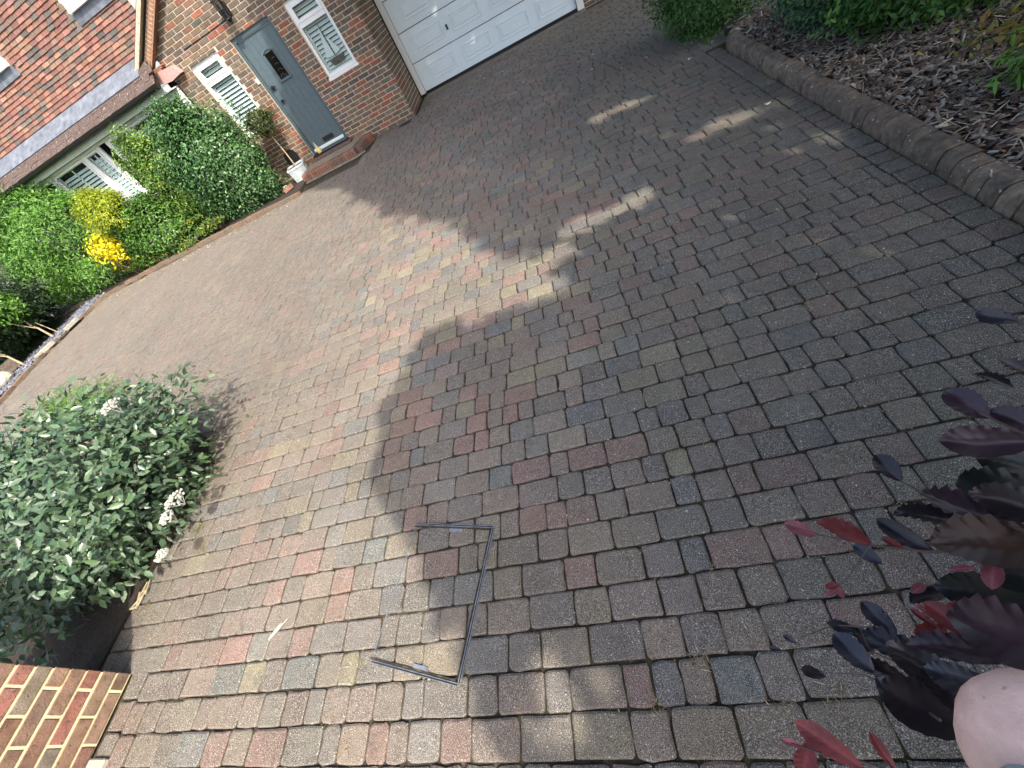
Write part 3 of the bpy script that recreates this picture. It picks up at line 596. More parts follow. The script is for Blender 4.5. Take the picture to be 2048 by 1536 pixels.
# ------------------------------------------------------------------ edging of the front bed
edge = bpy.data.objects.new('bed_edging', None); COL.objects.link(edge); edge.location = (-8, 8.1, 0); tag(edge, 'low brown brick edging along the front of the shrub border', 'edging')
ep = [(-4.98,8.06), (-6.4,8.14), (-7.9,8.20), (-9.6,8.20), (-10.95,8.13), (-11.10,7.2), (-11.06,6.2), (-10.84,5.2), (-10.6,4.2), (-10.3,3.2)]
for (xa, ya), (xb, yb) in zip(ep[:-1], ep[1:]):
    L = math.hypot(xb-xa, yb-ya); n = max(1, round(L/.222)); ang = math.atan2(yb-ya, xb-xa)
    for i in range(n):
        t = (i+.5)/n; d = (math.cos(ang), math.sin(ang), 0); far = xa < -10.9 or xb < -10.9
        m_ = MB(); m_.obox((xa+(xb-xa)*t+RNG.normal(0,.006), ya+(yb-ya)*t+RNG.normal(0,.006), .022+RNG.normal(0,.005)), d, (-d[1], d[0], 0), (RNG.normal(0,.03),RNG.normal(0,.03),1), (L/n/2-.004, .050, .040 if not far else .03), np.array([(.18,.125,.09),(.16,.115,.085),(.20,.135,.09),(.155,.125,.09)][RNG.integers(4)]))
        m_.build('edging_brick', MT['brick'], edge)
for x, y, L, a, lab in ((-11.03,7.05,.17,1.5,'pale flat edging stone nearer the shrubs on the slate bed'), (-11.05,6.28,.20,1.45,'pale flat edging stone nearer the slim tree stems on the slate bed')):
    m_ = MB(); m_.obox((x, y, .07), (math.cos(a), math.sin(a), 0), (-math.sin(a), math.cos(a), 0), (0,0,1), (L, .055, .03)); tag(m_.build('edging_stone', MT['stone']), lab, 'stone')
def boulder(name, c, r, lab, seed, material='stone'):
    bm = bmesh.new(); bmesh.ops.create_icosphere(bm, subdivisions=3, radius=1); rg = np.random.default_rng(seed); ph = rg.uniform(0, 6, 9)
    for v in bm.verts:
        p = v.co; d = 1 + .14*math.sin(2.3*p.x+ph[0])*math.cos(2*p.y+ph[1]) + .08*math.sin(4*p.z+ph[2]+3*p.x) + .04*math.sin(9*p.y+ph[3]); v.co = Vector((c[0]+p.x*r[0]*d, c[1]+p.y*r[1]*d, c[2]+p.z*r[2]*d))
    me = bpy.data.meshes.new(name); bm.to_mesh(me); bm.free(); return tag(link(name, me, MT[material]), lab, 'stone')
boulder('boulder', (-11.42,5.52,.11), (.17,.24,.15), 'rounded pale boulder on the slate chippings at the left edge', 3)
boulder('slab_stone', (-11.25,4.88,.06), (.14,.22,.08), 'small flat blue grey stone at the far left edge of the slate', 5, 'slate')
m_ = MB(); m_.obox((-11.85,5.75,.14), (.45,.85,.1), (-.85,.45,0), (0,0,1), (.42,.12,.09)); tag(m_.build('timber_sleeper', MT['bark']), 'weathered grey timber length lying behind the pale boulder', 'timber')

# ------------------------------------------------------------------ planting
def blob_points(c, r, n, clumps=26, cr=.38, rng=RNG, flat=0.):
    """leaf positions: uneven clumps over an ellipsoid plus a loose interior"""
    c, r = np.array(c), np.array(r); d = unit(rng.normal(0, 1, (clumps, 3))); d[:,2] = np.where(d[:,2] < -.75, -d[:,2], d[:,2]); cc = c + d*r*rng.uniform(.55, .92, (clumps,1))
    i = rng.integers(0, clumps, n); rr = rng.uniform(.6, 1.25, clumps)[i]*cr; o = unit(rng.normal(0, 1, (n,3)))*(rng.uniform(0, 1, (n,1))**.45)
    P = cc[i] + o*rr[:,None]*np.array([1,1,.85])*r/np.max(r)*1.15
    k = int(n*.25); o2 = unit(rng.normal(0,1,(k,3)))*(rng.uniform(0,1,(k,1))**.33); P[:k] = c + o2*r*.88
    out = unit((P - c)/r); P[:,2] = np.maximum(P[:,2], .03+rng.uniform(0,.04,n)); return P, out
def shrub(name, label, cat, c, r, n, L, Wd, pal, material='leaf', clumps=26, cr=.38, T=T_DIA, upb=.5, group=None, stems=6, jit=.8, base=None):
    root = empty(name, (c[0], c[1], 0.02), label, cat, group); P, out = blob_points(c, r, n, clumps, cr)
    N = unit(out*.8 + np.array([0,0,upb]) + RNG.normal(0, jit*.55, (n,3))); A = unit(RNG.normal(0, 1, (n,3)) + out*.6 + np.array([0,0,-.15])); A = unit(A - N*np.sum(A*N,1,keepdims=True))
    ln = RNG.uniform(L*.6, L*1.25, n); C = np.array(pal)[RNG.integers(0, len(pal), n)]*RNG.uniform(.75, 1.25, (n,1))
    V, F, CC = leaves(T, P, A, N, ln, ln*Wd/L, C); o = link('foliage', npmesh('foliage', V, F, CC), MT[material], root); o['kind'] = 'stuff'
    b = base or (c[0], c[1])
    for i in range(stems):
        d = RNG.normal(0, .5, 2); e = np.array([c[0]+d[0]*r[0], c[1]+d[1]*r[1], c[2]+r[2]*RNG.uniform(.0,.6)])
        m_ = MB(); m_.tube([(b[0]+RNG.normal(0,.04), b[1]+RNG.normal(0,.04), 0), ((b[0]+e[0])/2+RNG.normal(0,.04), (b[1]+e[1])/2, e[2]*.5), e], [.02,.014,.006], 5); m_.build('stem', MT['bark'], root)
    return root
G_MID = [(.055,.125,.022), (.075,.160,.030), (.040,.095,.018), (.095,.19,.04)]
G_BRI = [(.095,.23,.030), (.13,.28,.045), (.07,.18,.025), (.15,.30,.06)]
G_DRK = [(.058,.145,.042), (.080,.185,.060), (.044,.11,.034), (.11,.22,.075)]
G_YEL = [(.30,.30,.020), (.40,.38,.025), (.22,.24,.018)]
shrub('broad_leaf_shrub', 'tall bright green shrub with slender leaves at the far left of the house', 'shrub', (-11.4,8.85,1.05), (2.05,.85,1.42), 34000, .088, .026, G_BRI, clumps=90, cr=.46, T=T_DIA)
shrub('golden_conifer', 'rounded golden yellow conifer in front of the bay window', 'conifer', (-9.15,8.44,1.28), (.50,.40,.48), 12000, .075, .016, [(.36,.43,.028),(.27,.35,.025),(.46,.50,.04),(.17,.25,.025)], clumps=44, cr=.17, upb=.9)
shrub('golden_shrub', 'bright yellow leaved shrub low between the conifer and green bushes', 'shrub', (-9.86,8.34,.74), (.36,.24,.40), 1000, .085, .045, [(.72,.62,.015),(.78,.70,.03),(.62,.54,.012)], clumps=20, cr=.22, T=T_OVAL, stems=5)
shrub('low_green_shrub', 'low spreading mid green shrub right of the yellow leaves', 'shrub', (-8.75,8.60,.58), (1.22,.54,.74), 22000, .07, .034, G_MID+G_BRI[:2], clumps=50, cr=.32)
shrub('variegated_shrub', 'tall yellow green shrub against the bay window behind the dark bush', 'shrub', (-7.35,8.72,1.2), (.88,.42,.96), 22000, .062, .030, [(.11,.22,.035),(.16,.29,.05),(.08,.17,.03),(.24,.34,.08)], clumps=36, cr=.30)
shrub('dark_evergreen_shrub', 'large dark glossy evergreen bush between bay window and planter', 'shrub', (-6.36,8.62,.93), (1.06,.56,1.16), 34000, .062, .034, G_DRK, 'leafgloss', clumps=70, cr=.34)
shrub('trailing_shrub', 'low straggly shrub with dull leaves overhanging the bed edging', 'shrub', (-8.6,8.33,.26), (1.9,.22,.28), 7000, .07, .03, G_MID+[(.30,.30,.03)], clumps=24, cr=.22)
shrub('box_shrub', 'dense mid green shrub bulging over the far end of the kerb', 'shrub', (1.98,6.30,.34), (.56,.78,.46), 11000, .045, .022, [(.075,.18,.035),(.095,.22,.045),(.05,.13,.03)], clumps=44, cr=.26)
shrub('small_dark_shrub', 'small dark blue green shrub in the mulch beside the kerb', 'shrub', (2.34,4.72,.30), (.30,.36,.28), 4500, .045, .022, [(.05,.12,.06),(.07,.15,.075),(.09,.18,.09)], 'leafgloss', clumps=26, cr=.2)
shrub('spreading_shrub', 'wide dark green feathery shrub at the top right of the mulch bed', 'shrub', (2.98,4.06,.45), (.88,.60,.54), 22000, .06, .022, [(.05,.15,.03),(.07,.19,.04),(.035,.10,.025),(.12,.25,.05)], clumps=60, cr=.3)
shrub('far_right_shrub', 'dark green shrub in the top right corner behind the feathery one', 'shrub', (4.0,4.3,.5), (.75,.7,.55), 9000, .07, .03, G_DRK+G_MID[:1], clumps=40, cr=.34)
shrub('lance_leaf_plant', 'small bright green lance leaved plant at the right edge of the mulch', 'plant', (2.44,2.56,.18), (.11,.15,.12), 420, .085, .022, G_BRI, clumps=16, cr=.2, T=T_OVAL)
shrub('ground_cover', 'sparse yellowing low leaves on the mulch behind the lance leaved plant', 'plant', (2.95,3.15,.12), (.5,.4,.06), 420, .07, .03, [(.25,.24,.05),(.10,.15,.03),(.30,.20,.06)], clumps=26, cr=.2, stems=0)
shrub('dark_hedge', 'very dark leaved hedge behind the slate bed at the left edge', 'hedge', (-13.3,6.3,.75), (1.75,3.0,1.5), 26000, .12, .05, [(.012,.03,.010),(.02,.045,.014),(.03,.06,.02)], clumps=70, cr=.6)
for x, y, h, lab in ((-11.46,6.86,.72,'slim young tree with pale stem, nearer the house on the slate bed'), (-11.48,6.02,.70,'slim young tree with pale stem, nearer the boulder on the slate bed')):
    t = empty('young_tree', (x, y, .02), lab, 'tree', 'young trees on the slate bed')
    m_ = MB(); m_.tube([(x,y,0),(x-.05,y+.02,h*.45),(x-.12,y+.03,h*.62)], [.024,.020,.014], 6); m_.tube([(x-.05,y+.02,h*.45),(x-.10,y-.10,h*.75),(x-.05,y-.2,h*.95)], [.015,.011,.006], 5); m_.tube([(x-.12,y+.03,h*.62),(x-.22,y+.12,h*.85)], [.012,.006], 5); m_.build('trunk', MT['palebark'], t)
    P, out = blob_points((x-.15,y,h+.22), (.42,.42,.42), 1900, 22, .22); n = len(P); N = unit(out + RNG.normal(0,.5,(n,3)) + np.array([0,0,.6])); A = unit(RNG.normal(0,1,(n,3)) + out*.5); A = unit(A-N*np.sum(A*N,1,keepdims=True)); ln = RNG.uniform(.05,.10,n)
    V, F, CC = leaves(T_DIA, P, A, N, ln, ln*.45, np.array(G_BRI)[RNG.integers(0,4,n)]*RNG.uniform(.8,1.2,(n,1))); o = link('crown', npmesh('crown', V, F, CC), MT['leaf'], t); o['kind'] = 'stuff'
m_ = MB(); m_.tube([(-11.40,6.98,0),(-11.62,7.02,.42)], .010, 5); tag(m_.build('bamboo_cane', MT['palebark']), 'thin pale cane leaning beside the slim trees', 'cane')
# grey green viburnum, front left
vib = empty('viburnum_bush', (-4.3,1.4,.02), 'grey green bush with toothed leaves and white flower heads, front left', 'shrub')
VC, VR = np.array([-4.12,1.36,.40]), np.array([1.10,1.05,.58])
n = 11500; P, out = blob_points(VC, VR, n, 90, .33)
N = unit(out*.5 + np.array([.15,-.1,.6]) + RNG.normal(0,.52,(n,3))); A = unit(RNG.normal(0,.8,(n,3)) + out*.9); A = unit(A-N*np.sum(A*N,1,keepdims=True))
ln = RNG.uniform(.042,.080,n); VG = np.array([(.068,.125,.068),(.095,.16,.09),(.048,.092,.05),(.135,.195,.12),(.082,.145,.062)]); C = VG[RNG.integers(0,5,n)]*RNG.uniform(.75,1.25,(n,1))
un = np.array([(0,0,0)] + [(u, s*w_*(1+.12*(-1)**i), .10*w_*2) for s in (1,-1) for i, (u, w_) in enumerate(((.12,.22),(.26,.36),(.40,.40),(.54,.38),(.68,.30),(.82,.20),(.92,.10)))] + [(1,0,-.06),(.35,0,0),(.7,0,-.02)])
tf = [(0,16,1),(0,8,16)] + [(i,16,i+1) for i in (1,2,3)] + [(i+1,16,i) for i in (8,9,10)] + [(4,16,17),(11,17,16)] + [(i,17,i+1) for i in (4,5,6)] + [(i+1,17,i) for i in (11,12,13)] + [(7,17,15),(14,15,17)]
T_TOOTH = (un, np.array(tf))
cd_ = np.linalg.norm(P-np.array([0,0,CAMH]),axis=1) - 1.2*np.sum(unit(np.array([0,0,CAMH])-VC)*out,1)*1.0; vis = np.array([inframe(p, 0) for p in P]); order = np.argsort(np.where(vis, cd_, 99)); sel = order[:300]; rest = order[300:]
V, F, CC = leaves(T_TOOTH, P[rest], A[rest], N[rest], ln[rest], ln[rest]*.52, C[rest]); o = link('foliage', npmesh('foliage', V, F, CC), MT['leafgloss'], vib); o['kind'] = 'stuff'
for i in sel:
    V, F, CC = leaves(T_TOOTH, P[i:i+1], A[i:i+1], N[i:i+1], ln[i:i+1], ln[i:i+1]*.52, C[i:i+1]); link('leaf', npmesh('leaf', V, F, CC), MT['leafgloss'], vib)
for i in range(34):
    e = P[RNG.integers(n)]; b = np.array([VC[0]+RNG.normal(0,.3), VC[1]+RNG.normal(0,.25), 0.]); m_ = MB(); m_.tube([b, (b+e)/2+np.array([0,0,.1]), e], [.009,.007,.003], 5); m_.build('stem', MT['twig'], vib)
for fx, fy, d, r_ in ((222,812,3.70,.06), (350,1000,3.45,.07), (326,1110,3.42,.042), (335,1035,3.40,.045)):
    c = at(fx, fy, d); m_ = MB()
    for i in range(70):
        a, q = RNG.uniform(0,6.28), r_*math.sqrt(RNG.uniform()); p = (c[0]+q*math.cos(a), c[1]+q*math.sin(a), c[2]+.02*(1-(q/r_)**2)+RNG.normal(0,.006)); m_.obox(p, (math.cos(a),math.sin(a),.2), (-math.sin(a),math.cos(a),RNG.normal(0,.3)), (0,0,1), (.0065,.0065,.003))
    for i in range(6):
        a = i*1.05; m_.tube([(c[0],c[1],c[2]-.07), (c[0]+.7*r_*math.cos(a), c[1]+.7*r_*math.sin(a), c[2]-.004)], .002, 4)
    m_.build('flower_head', MT['flower'], vib)
shrub('grass_clump', 'bright green grassy clump at the left edge behind the viburnum', 'plant', (-6.6,3.2,.18), (.55,.35,.22), 900, .2, .012, G_BRI, clumps=20, cr=.3, stems=0)

# standard tree in a planter
pot = empty('planter', (-5.25,9.08,0), 'square grey lead look planter with raised panels beside the doorstep', 'planter')
def sq(c, h, z, a=.35): return [(c[0]+h*math.sqrt(2)*math.cos(a+math.pi/4+i*math.pi/2), c[1]+h*math.sqrt(2)*math.sin(a+math.pi/4+i*math.pi/2), z) for i in range(4)]
PC = (-5.25,9.04); m_ = MB(); V = sq(PC,.158,0)+sq(PC,.175,.27)+sq(PC,.188,.27)+sq(PC,.188,.305)+sq(PC,.166,.305)+sq(PC,.163,.26)
m_.add(V, [(0,1,2,3)]+[(a*4+i,a*4+(i+1)%4,(a+1)*4+(i+1)%4,(a+1)*4+i) for a in range(5) for i in range(4)]+[(20,21,22,23)]); m_.build('body', MT['leadpot'], pot)
for i in range(4):
    a = .35+i*math.pi/2+math.pi/2; o_ = Vector((math.cos(a),math.sin(a),0)); t_ = Vector((-o_.y,o_.x,0)); c = Vector((PC[0],PC[1],.14))+o_*.168; m_ = MB()
    for dx, dz, hx, hz in ((0,.085,.11,.008),(0,-.085,.10,.008),(.105,0,.008,.08),(-.105,0,.008,.08)): m_.obox(c+t_*dx+Vector((0,0,dz)), t_, o_, (0,0,1), (hx,.007,hz))
    m_.build('raised_panel', MT['leadpot'], pot)
MB().add(sq(PC,.164,.275), [(0,1,2,3)]).build('compost', MT['soil'], pot)
std = empty('standard_bay_tree', (-5.25,9.04,.27), 'clipped ball headed standard tree growing in the grey planter', 'tree')
m_ = MB(); m_.tube([(-5.25,9.04,.2),(-5.235,9.03,.55),(-5.24,9.02,.95)], [.016,.014,.013], 7); m_.build('trunk', MT['palebark'], std)
P, out = blob_points((-5.24,9.0,1.13), (.27,.27,.25), 2600, 26, .13); n = len(P); N = unit(out+RNG.normal(0,.5,(n,3))); A = unit(RNG.normal(0,1,(n,3))+out*.6); A = unit(A-N*np.sum(A*N,1,keepdims=True)); ln = RNG.uniform(.04,.075,n)
V, F, CC = leaves(T_DIA, P, A, N, ln, ln*.42, np.array([(.055,.085,.025),(.085,.115,.035),(.12,.13,.05),(.04,.065,.022)])[RNG.integers(0,4,n)]*RNG.uniform(.8,1.2,(n,1))); o = link('crown', npmesh('crown', V, F, CC), MT['leaf'], std); o['kind'] = 'stuff'
m_ = MB(); arch = [(-5.50,.0),(-5.20,.0),(-5.20,.42)]+[(-5.35+.15*math.cos(a),.42+.13*math.sin(a)) for a in np.linspace(.25,math.pi-.25,7)]+[(-5.50,.42)]
m_.prism([(x,9.325-.05+z*.05,z) for x, z in arch], (0,.03,0)); bs = m_.build('arched_panel', MT['black']); tag(bs, 'black arched ribbed panel leaning on the brick wall behind the planter', 'panel')
for i in range(6): MB().box((-5.478+i*.045,9.262,.04), (-5.452+i*.045,9.27,.40)).build('rib', MT['iron'], bs)
o = MB().box((-5.60,8.70,.05), (-5.54,8.76,.125), bev=.006).build('path_light', MT['white']); tag(o, 'small white cube light on the soil beside the planter', 'light')
m_ = MB(); m_.obox((-5.42,8.55,.10), (.9,.35,.1), (-.35,.9,0), (0,0,1), (.107,.052,.034), (.30,.14,.11)); tag(m_.build('loose_brick', MT['brick']), 'loose pinkish brick lying in front of the planter', 'brick')
gn = empty('door_ornament', (-4.75,9.30,.21), 'small yellow pointed ornament standing at the left foot of the door', 'ornament')
m_ = MB(); lathe(m_, (-4.75,9.345), [(.045,.232),(.052,.26),(.040,.31),(.030,.335)], 10); m_.build('body', MT['gnome'], gn)
m_ = MB(); lathe(m_, (-4.75,9.345), [(.034,.336),(.022,.38),(.004,.45)], 10); m_.build('hat', MT['flower'], gn)

# ------------------------------------------------------------------ shade trees standing in the mulch bed and behind the photographer
SHADE = [(-4.9,8.2),(-3.75,7.3),(-2.35,5.2),(-1.42,4.30),(-1.02,3.58),(-.58,3.08),(-.10,2.32),(-.40,2.30),(-.80,2.33),(-1.43,2.45),(-1.60,2.08),(-1.68,1.63),(-1.64,1.2),(-1.42,.94),(-1.23,.74),(-1.11,.47),(-.96,.28),(-.87,.19),(-.78,-.1),(-.6,-1.6),(4.2,-1.6),(4.2,8),(3.5,13.5),(-6.2,13.5),(-5.6,11.0),(-5.2,9.4)]
HOLES = [(.61,5.09,.42,.10),(1.36,3.80,.44,.10),(1.50,3.05,.2,.06),(.42,3.18,.26,.11),(.03,3.12,.30,.12),(-.33,2.85,.2,.1),(-.58,.05,.075,.22),(1.0,2.5,.10,.03),(.9,4.3,.2,.02),(1.5,3.4,.1,.03)]
def inpoly(x, y, poly):
    r = np.zeros(len(x), bool); j = len(poly)-1
    for i in range(len(poly)):
        xi, yi = poly[i]; xj, yj = poly[j]; r ^= ((yi > y) != (yj > y)) & (x < (xj-xi)*(y-yi)/(yj-yi+1e-12)+xi); j = i
    return r
n = 70000; q = np.c_[RNG.uniform(-6.3,4.3,n), RNG.uniform(-1.7,13.6,n)]; keep = inpoly(q[:,0], q[:,1], SHADE)
for hx, hy, rx, ry in HOLES: keep &= ((q[:,0]-hx)/(rx+.055))**2 + ((q[:,1]-hy)/(ry+.055))**2 > 1
q = q[keep]; q = q + RNG.normal(0, 1, q.shape)*np.where(q[:,1:2] < 2.6, .035, .075)*(RNG.uniform(0,1,(len(q),1)) < .5); off = TOSUN[:2]/TOSUN[2]
def crown(root, qq, zlo, zhi, pal, size):
    n = len(qq); h = RNG.uniform(zlo, zhi, n); h = zlo + (zhi-zlo)*np.clip(.5+.33*np.sin(qq[:,0]*2.1+qq[:,1]*1.3)+RNG.normal(0,.22,n), 0, 1)
    P = np.c_[qq + off*h[:,None], h]; N = unit(RNG.normal(0,.55,(n,3)) + TOSUN*.9); A = RNG.normal(0,1,(n,3)); A = unit(A-N*np.sum(A*N,1,keepdims=True)); ln = RNG.uniform(size*.7,size*1.25,n); P = P - A*ln[:,None]*.5
    C = np.array(pal)[RNG.integers(0,len(pal),n)]*RNG.uniform(.7,1.2,(n,1)); V, F, CC = leaves(T_DIA, P, A, N, ln, ln*.7, C); o = link('crown', npmesh('crown', V, F, CC), MT['canopy'], root); o['kind'] = 'stuff'; return P
def tree(name, label, base, qq, zlo, zhi, pal, size):
    root = empty(name, (base[0], base[1], 0), label, 'tree'); P = crown(root, qq, zlo, zhi, pal, size); m_ = MB(); top = np.array([base[0], base[1], zlo+1.0])
    m_.tube([(base[0],base[1],-.05),(base[0]+.04,base[1],1.2),(base[0]-.03,base[1]+.05,2.6),top], [.20,.15,.13,.10], 10)
    for i in range(16):
        e = P[RNG.integers(len(P))]; a = top*(1-.25*RNG.uniform()) ; a[:2] = base; m_.tube([a, (a+e)/2+np.array([0,0,.25]), e], [.06,.035,.01], 6)
    m_.build('trunk', MT['bark'], root); return root
BE_D = [(.030,.012,.016),(.040,.018,.020),(.022,.012,.018)]
near = q[:,1]-.25*q[:,0] < 3.2
beech = tree('copper_beech', 'copper beech whose low dark purple branches reach in at the lower right', (3.6,-2.9), q[near], 2.7, 5.2, BE_D, .20)
n = 6500; P = np.c_[RNG.uniform(1.05,3.4,n), RNG.uniform(-2.4,.25,n), RNG.uniform(.35,3.0,n)]; P = P[(P[:,0] > 1.0+.45*(P[:,1]+.4)) & (P[:,1] < .35-.12*P[:,2])]; n = len(P)  # unseen low beech leaves, added to deepen the shade at the near right
N = unit(RNG.normal(0,.6,(n,3))+np.array([-.3,.3,.6])); A = RNG.normal(0,1,(n,3)); A = unit(A-N*np.sum(A*N,1,keepdims=True)); ln = RNG.uniform(.07,.13,n)
V, F, CC = leaves(T_OVAL, P, A, N, ln, ln*.6, np.array(BE_D)[RNG.integers(0,3,n)]); o = link('unseen_lower_crown', npmesh('unseen_lower_crown', V, F, CC), MT['leaf'], beech); o['kind'] = 'stuff'
tree('shade_tree', 'green garden tree beyond the right edge that shades the paving and garage', (4.9,2.4), q[~near], 3.8, 7.2, G_MID, .20)

# low beech branches in view: each leaf is a pleated blade on a twig
def beech_mesh(seed, curl):
    rg = np.random.default_rng(seed); U = np.linspace(0, 1, 17); V = []; F = []
    for i, u in enumerate(U):
        wd = .5*math.sin(math.pi*u**.80)**.85*(1-.15*u) if 0 < u < 1 else 0
        for j, s in enumerate((-1,-.62,-.3,0,.3,.62,1)):
            ul = u + .20*abs(s)*math.sin(math.pi*u); pl = .034*(1 if i % 2 else -1)*(abs(s)+.25)*math.sin(math.pi*u)*(s != 0)
            edge_ = 1 + (.05*(1 if i % 2 else -1) if abs(s) == 1 else 0)
            V.append((ul, s*wd*edge_, pl + .16*abs(s)*wd + curl*(u-.4)**2 + .02*math.sin(9*u+seed)*s))
    for i in range(16):
        for j in range(6): F.append((i*7+j, (i+1)*7+j, (i+1)*7+j+1, i*7+j+1))
    C = np.ones((len(V),3)); C *= (1+rg.normal(0,.08,(len(V),1))); C[3::7] *= 1.35
    return np.array(V), F, C
BM = [beech_mesh(i, c) for i, c in enumerate((.06,-.16,-.28,.14))]
bmesh_cache = {}
def beech_leaf(px, py, L, ang, dist, col, kind, parent, wf=.62, roll=0., pitch=0.):
    """leaf with its base at photo direction; ang = direction of the tip as seen from above, on the horizontal plane"""
    v = int(abs(px*7+py*3)) % 4; key = (v, col, kind)
    if key not in bmesh_cache:
        V, F, C = BM[v]; bmesh_cache[key] = npmesh('leaf', V, F, np.clip(C*np.array(col),0,1), False); bmesh_cache[key].materials.append(MT[kind])
    o = link('leaf', bmesh_cache[key], None, parent); c = at(px, py, dist)
    e = 60.; p2 = np.array([px+e*math.cos(ang), py+e*math.sin(ang)]); r = ray(*p2); t = (c[2]-CAMH)/r[2]; tip = np.array([0,0,CAMH])+r*t
    A = unit(tip - c); A = unit(A + np.array([0,0,pitch])); Bv = unit(np.cross(np.array([0,0,1.]), A)); Nv = np.cross(A, Bv); Bv = Bv*math.cos(roll)+Nv*math.sin(roll); Nv = np.cross(A, Bv)
    c0 = c - A*L*.5
    off_ = Vector(o.location); mtx = Matrix(((A[0]*L, Bv[0]*L*wf, Nv[0]*L, c0[0]), (A[1]*L, Bv[1]*L*wf, Nv[1]*L, c0[1]), (A[2]*L, Bv[2]*L*wf, Nv[2]*L, c0[2]), (0,0,0,1)))
    o.matrix_parent_inverse = Matrix.Identity(4); o.matrix_basis = Matrix.Translation(off_) @ mtx
    return o
DK, DB, DP, DG, BR, RD, PK = (.020,.014,.016), (.024,.024,.034), (.044,.022,.030), (.018,.023,.021), (.062,.032,.022), (.26,.050,.048), (.36,.11,.13)
LV = [ # px, py, length m, angle deg, distance, colour, material, width
 (1992,636,.062,190,1.05,DB,'beech',.62,.2),(2046,742,.075,200,.95,DP,'beech',.7,.5),(1932,806,.075,215,.90,DP,'beech',.62,.3),(1972,884,.105,182,.80,DP,'beech',.50,-.3),(1776,935,.060,225,1.0,DK,'beech',.6,.3),
 (2012,985,.110,185,.78,DG,'beech',.66,.1),(2020,925,.075,190,.85,DG,'beech',.6,.4),(1938,1022,.105,200,.70,DP,'beech',.50,.4),(1868,1034,.085,188,.80,DK,'beech',.45,-.4),(1990,1088,.115,184,.66,BR,'beech',.58,.1),
 (1808,1070,.075,212,.85,DK,'beech',.38,.5),(1690,1064,.068,205,.80,RD,'beechred',.50,.3),(1600,1058,.045,200,.85,PK,'beechred',.5,.2),(1785,1086,.026,205,.82,RD,'beechred',.42,0.),(1735,1108,.045,215,.95,DB,'beech',.55,.4),
 (1860,1190,.055,165,.85,DK,'beech',.5,.5),(1972,1190,.100,190,.75,DG,'beech',.55,.2),(1986,1145,.034,95,.66,PK,'beechred',.5,.4),(1902,1240,.046,215,.68,RD,'beechred',.5,.3),(1862,1266,.034,160,.70,RD,'beechred',.6,.2),
 (2040,842,.075,200,.9,DP,'beech',.55,.3),(1990,760,.06,205,1.0,DK,'beech',.55,.3),(2035,1010,.09,195,.72,DK,'beech',.55,.2),(1962,1234,.050,195,.62,RD,'beechred',.42,.3),(2030,1278,.085,198,.50,DP,'beech',.70,-.2),(1910,1300,.085,192,.66,DP,'beech',.42,.4),(1757,1235,.052,222,.86,DB,'beech',.55,.2),(1690,1258,.050,198,.90,DB,'beech',.42,.1),
 (1706,1304,.062,225,.88,DB,'beech',.60,.2),(1800,1300,.085,205,.82,DB,'beech',.50,.3),(1850,1335,.085,212,.80,DK,'beech',.5,.2),(1626,1346,.038,195,1.0,DK,'beech',.55,.2),(1580,1278,.024,210,1.0,DK,'beech',.5,.2),
 (1550,1298,.020,190,1.0,DB,'beech',.5,.2),(1786,1382,.045,215,.88,DB,'beech',.6,.2),(1846,1418,.090,205,.78,DK,'beech',.68,.1),(1655,1486,.068,215,.76,RD,'beechred',.42,.3),(1612,1522,.040,100,.76,RD,'beechred',.62,.2),
 (1765,1502,.036,235,.80,RD,'beechred',.36,.3),(1888,1385,.060,230,.74,DK,'beech',.55,.1),(1925,1362,.070,200,.72,DB,'beech',.55,.3),(1770,1345,.060,200,.9,DK,'beech',.5,.3),(1730,1280,.04,240,.9,DK,'beech',.5,.3),
 (1665,1172,.022,165,.85,RD,'beechred',.5,.2),(1678,1182,.020,60,.85,PK,'beechred',.6,.2),(1838,1176,.022,150,.80,PK,'beechred',.55,.2),(1850,1238,.028,215,.70,RD,'beechred',.3,.2),
(2044,1155,.07,185,.72,DG,'beech',.6,.1)]
TWIGS = []
def twig(pts, r0, r1):
    P = [at(*p) for p in pts]; n = len(P); m_ = MB(); m_.tube(P, [r0+(r1-r0)*i/(n-1) for i in range(n)], 6); TWIGS.append((np.array([p[:2] for p in pts]), m_.build('branch', MT['twig'], beech)))
def nearest(px, py): return min(TWIGS, key=lambda t: np.min(np.hypot(t[0][:,0]-px, t[0][:,1]-py)))[1]
twig([(2140,1105,.66),(2048,1100,.68),(1930,1104,.72),(1850,1103,.77),(1740,1090,.80),(1640,1070,.83),(1575,1050,.85)], .0026, .0008)
twig([(2140,1085,.60),(2048,1062,.66),(1960,1030,.72),(1870,1000,.85),(1800,960,.98)], .0026, .0009)
twig([(2140,910,.75),(2048,868,.84),(1985,838,.88),(1935,810,.9)], .0024, .0009)
twig([(2140,1000,.7),(2048,990,.76),(1990,985,.8)], .0024, .0010)
twig([(2120,1300,.52),(2040,1262,.58),(1990,1240,.62),(1930,1228,.64)], .0028, .0010)
twig([(1990,1240,.62),(1950,1262,.66),(1905,1256,.68),(1850,1236,.70)], .0016, .0006)
twig([(2048,1160,.72),(1950,1162,.78),(1900,1168,.83),(1845,1172,.82)], .0018, .0006)
twig([(1960,1420,.72),(1900,1370,.76),(1820,1310,.84),(1740,1255,.88),(1670,1250,.9),(1600,1275,1.)], .0026, .0008)
twig([(1900,1370,.76),(1840,1345,.82),(1760,1310,.87),(1690,1290,.90)], .0016, .0006)
twig([(1880,1440,.76),(1800,1385,.86),(1730,1350,.95),(1640,1345,1.0)], .0018, .0006)
twig([(1850,1600,.74),(1790,1545,.77),(1720,1522,.77),(1640,1506,.76),(1582,1486,.76)], .0024, .0008)
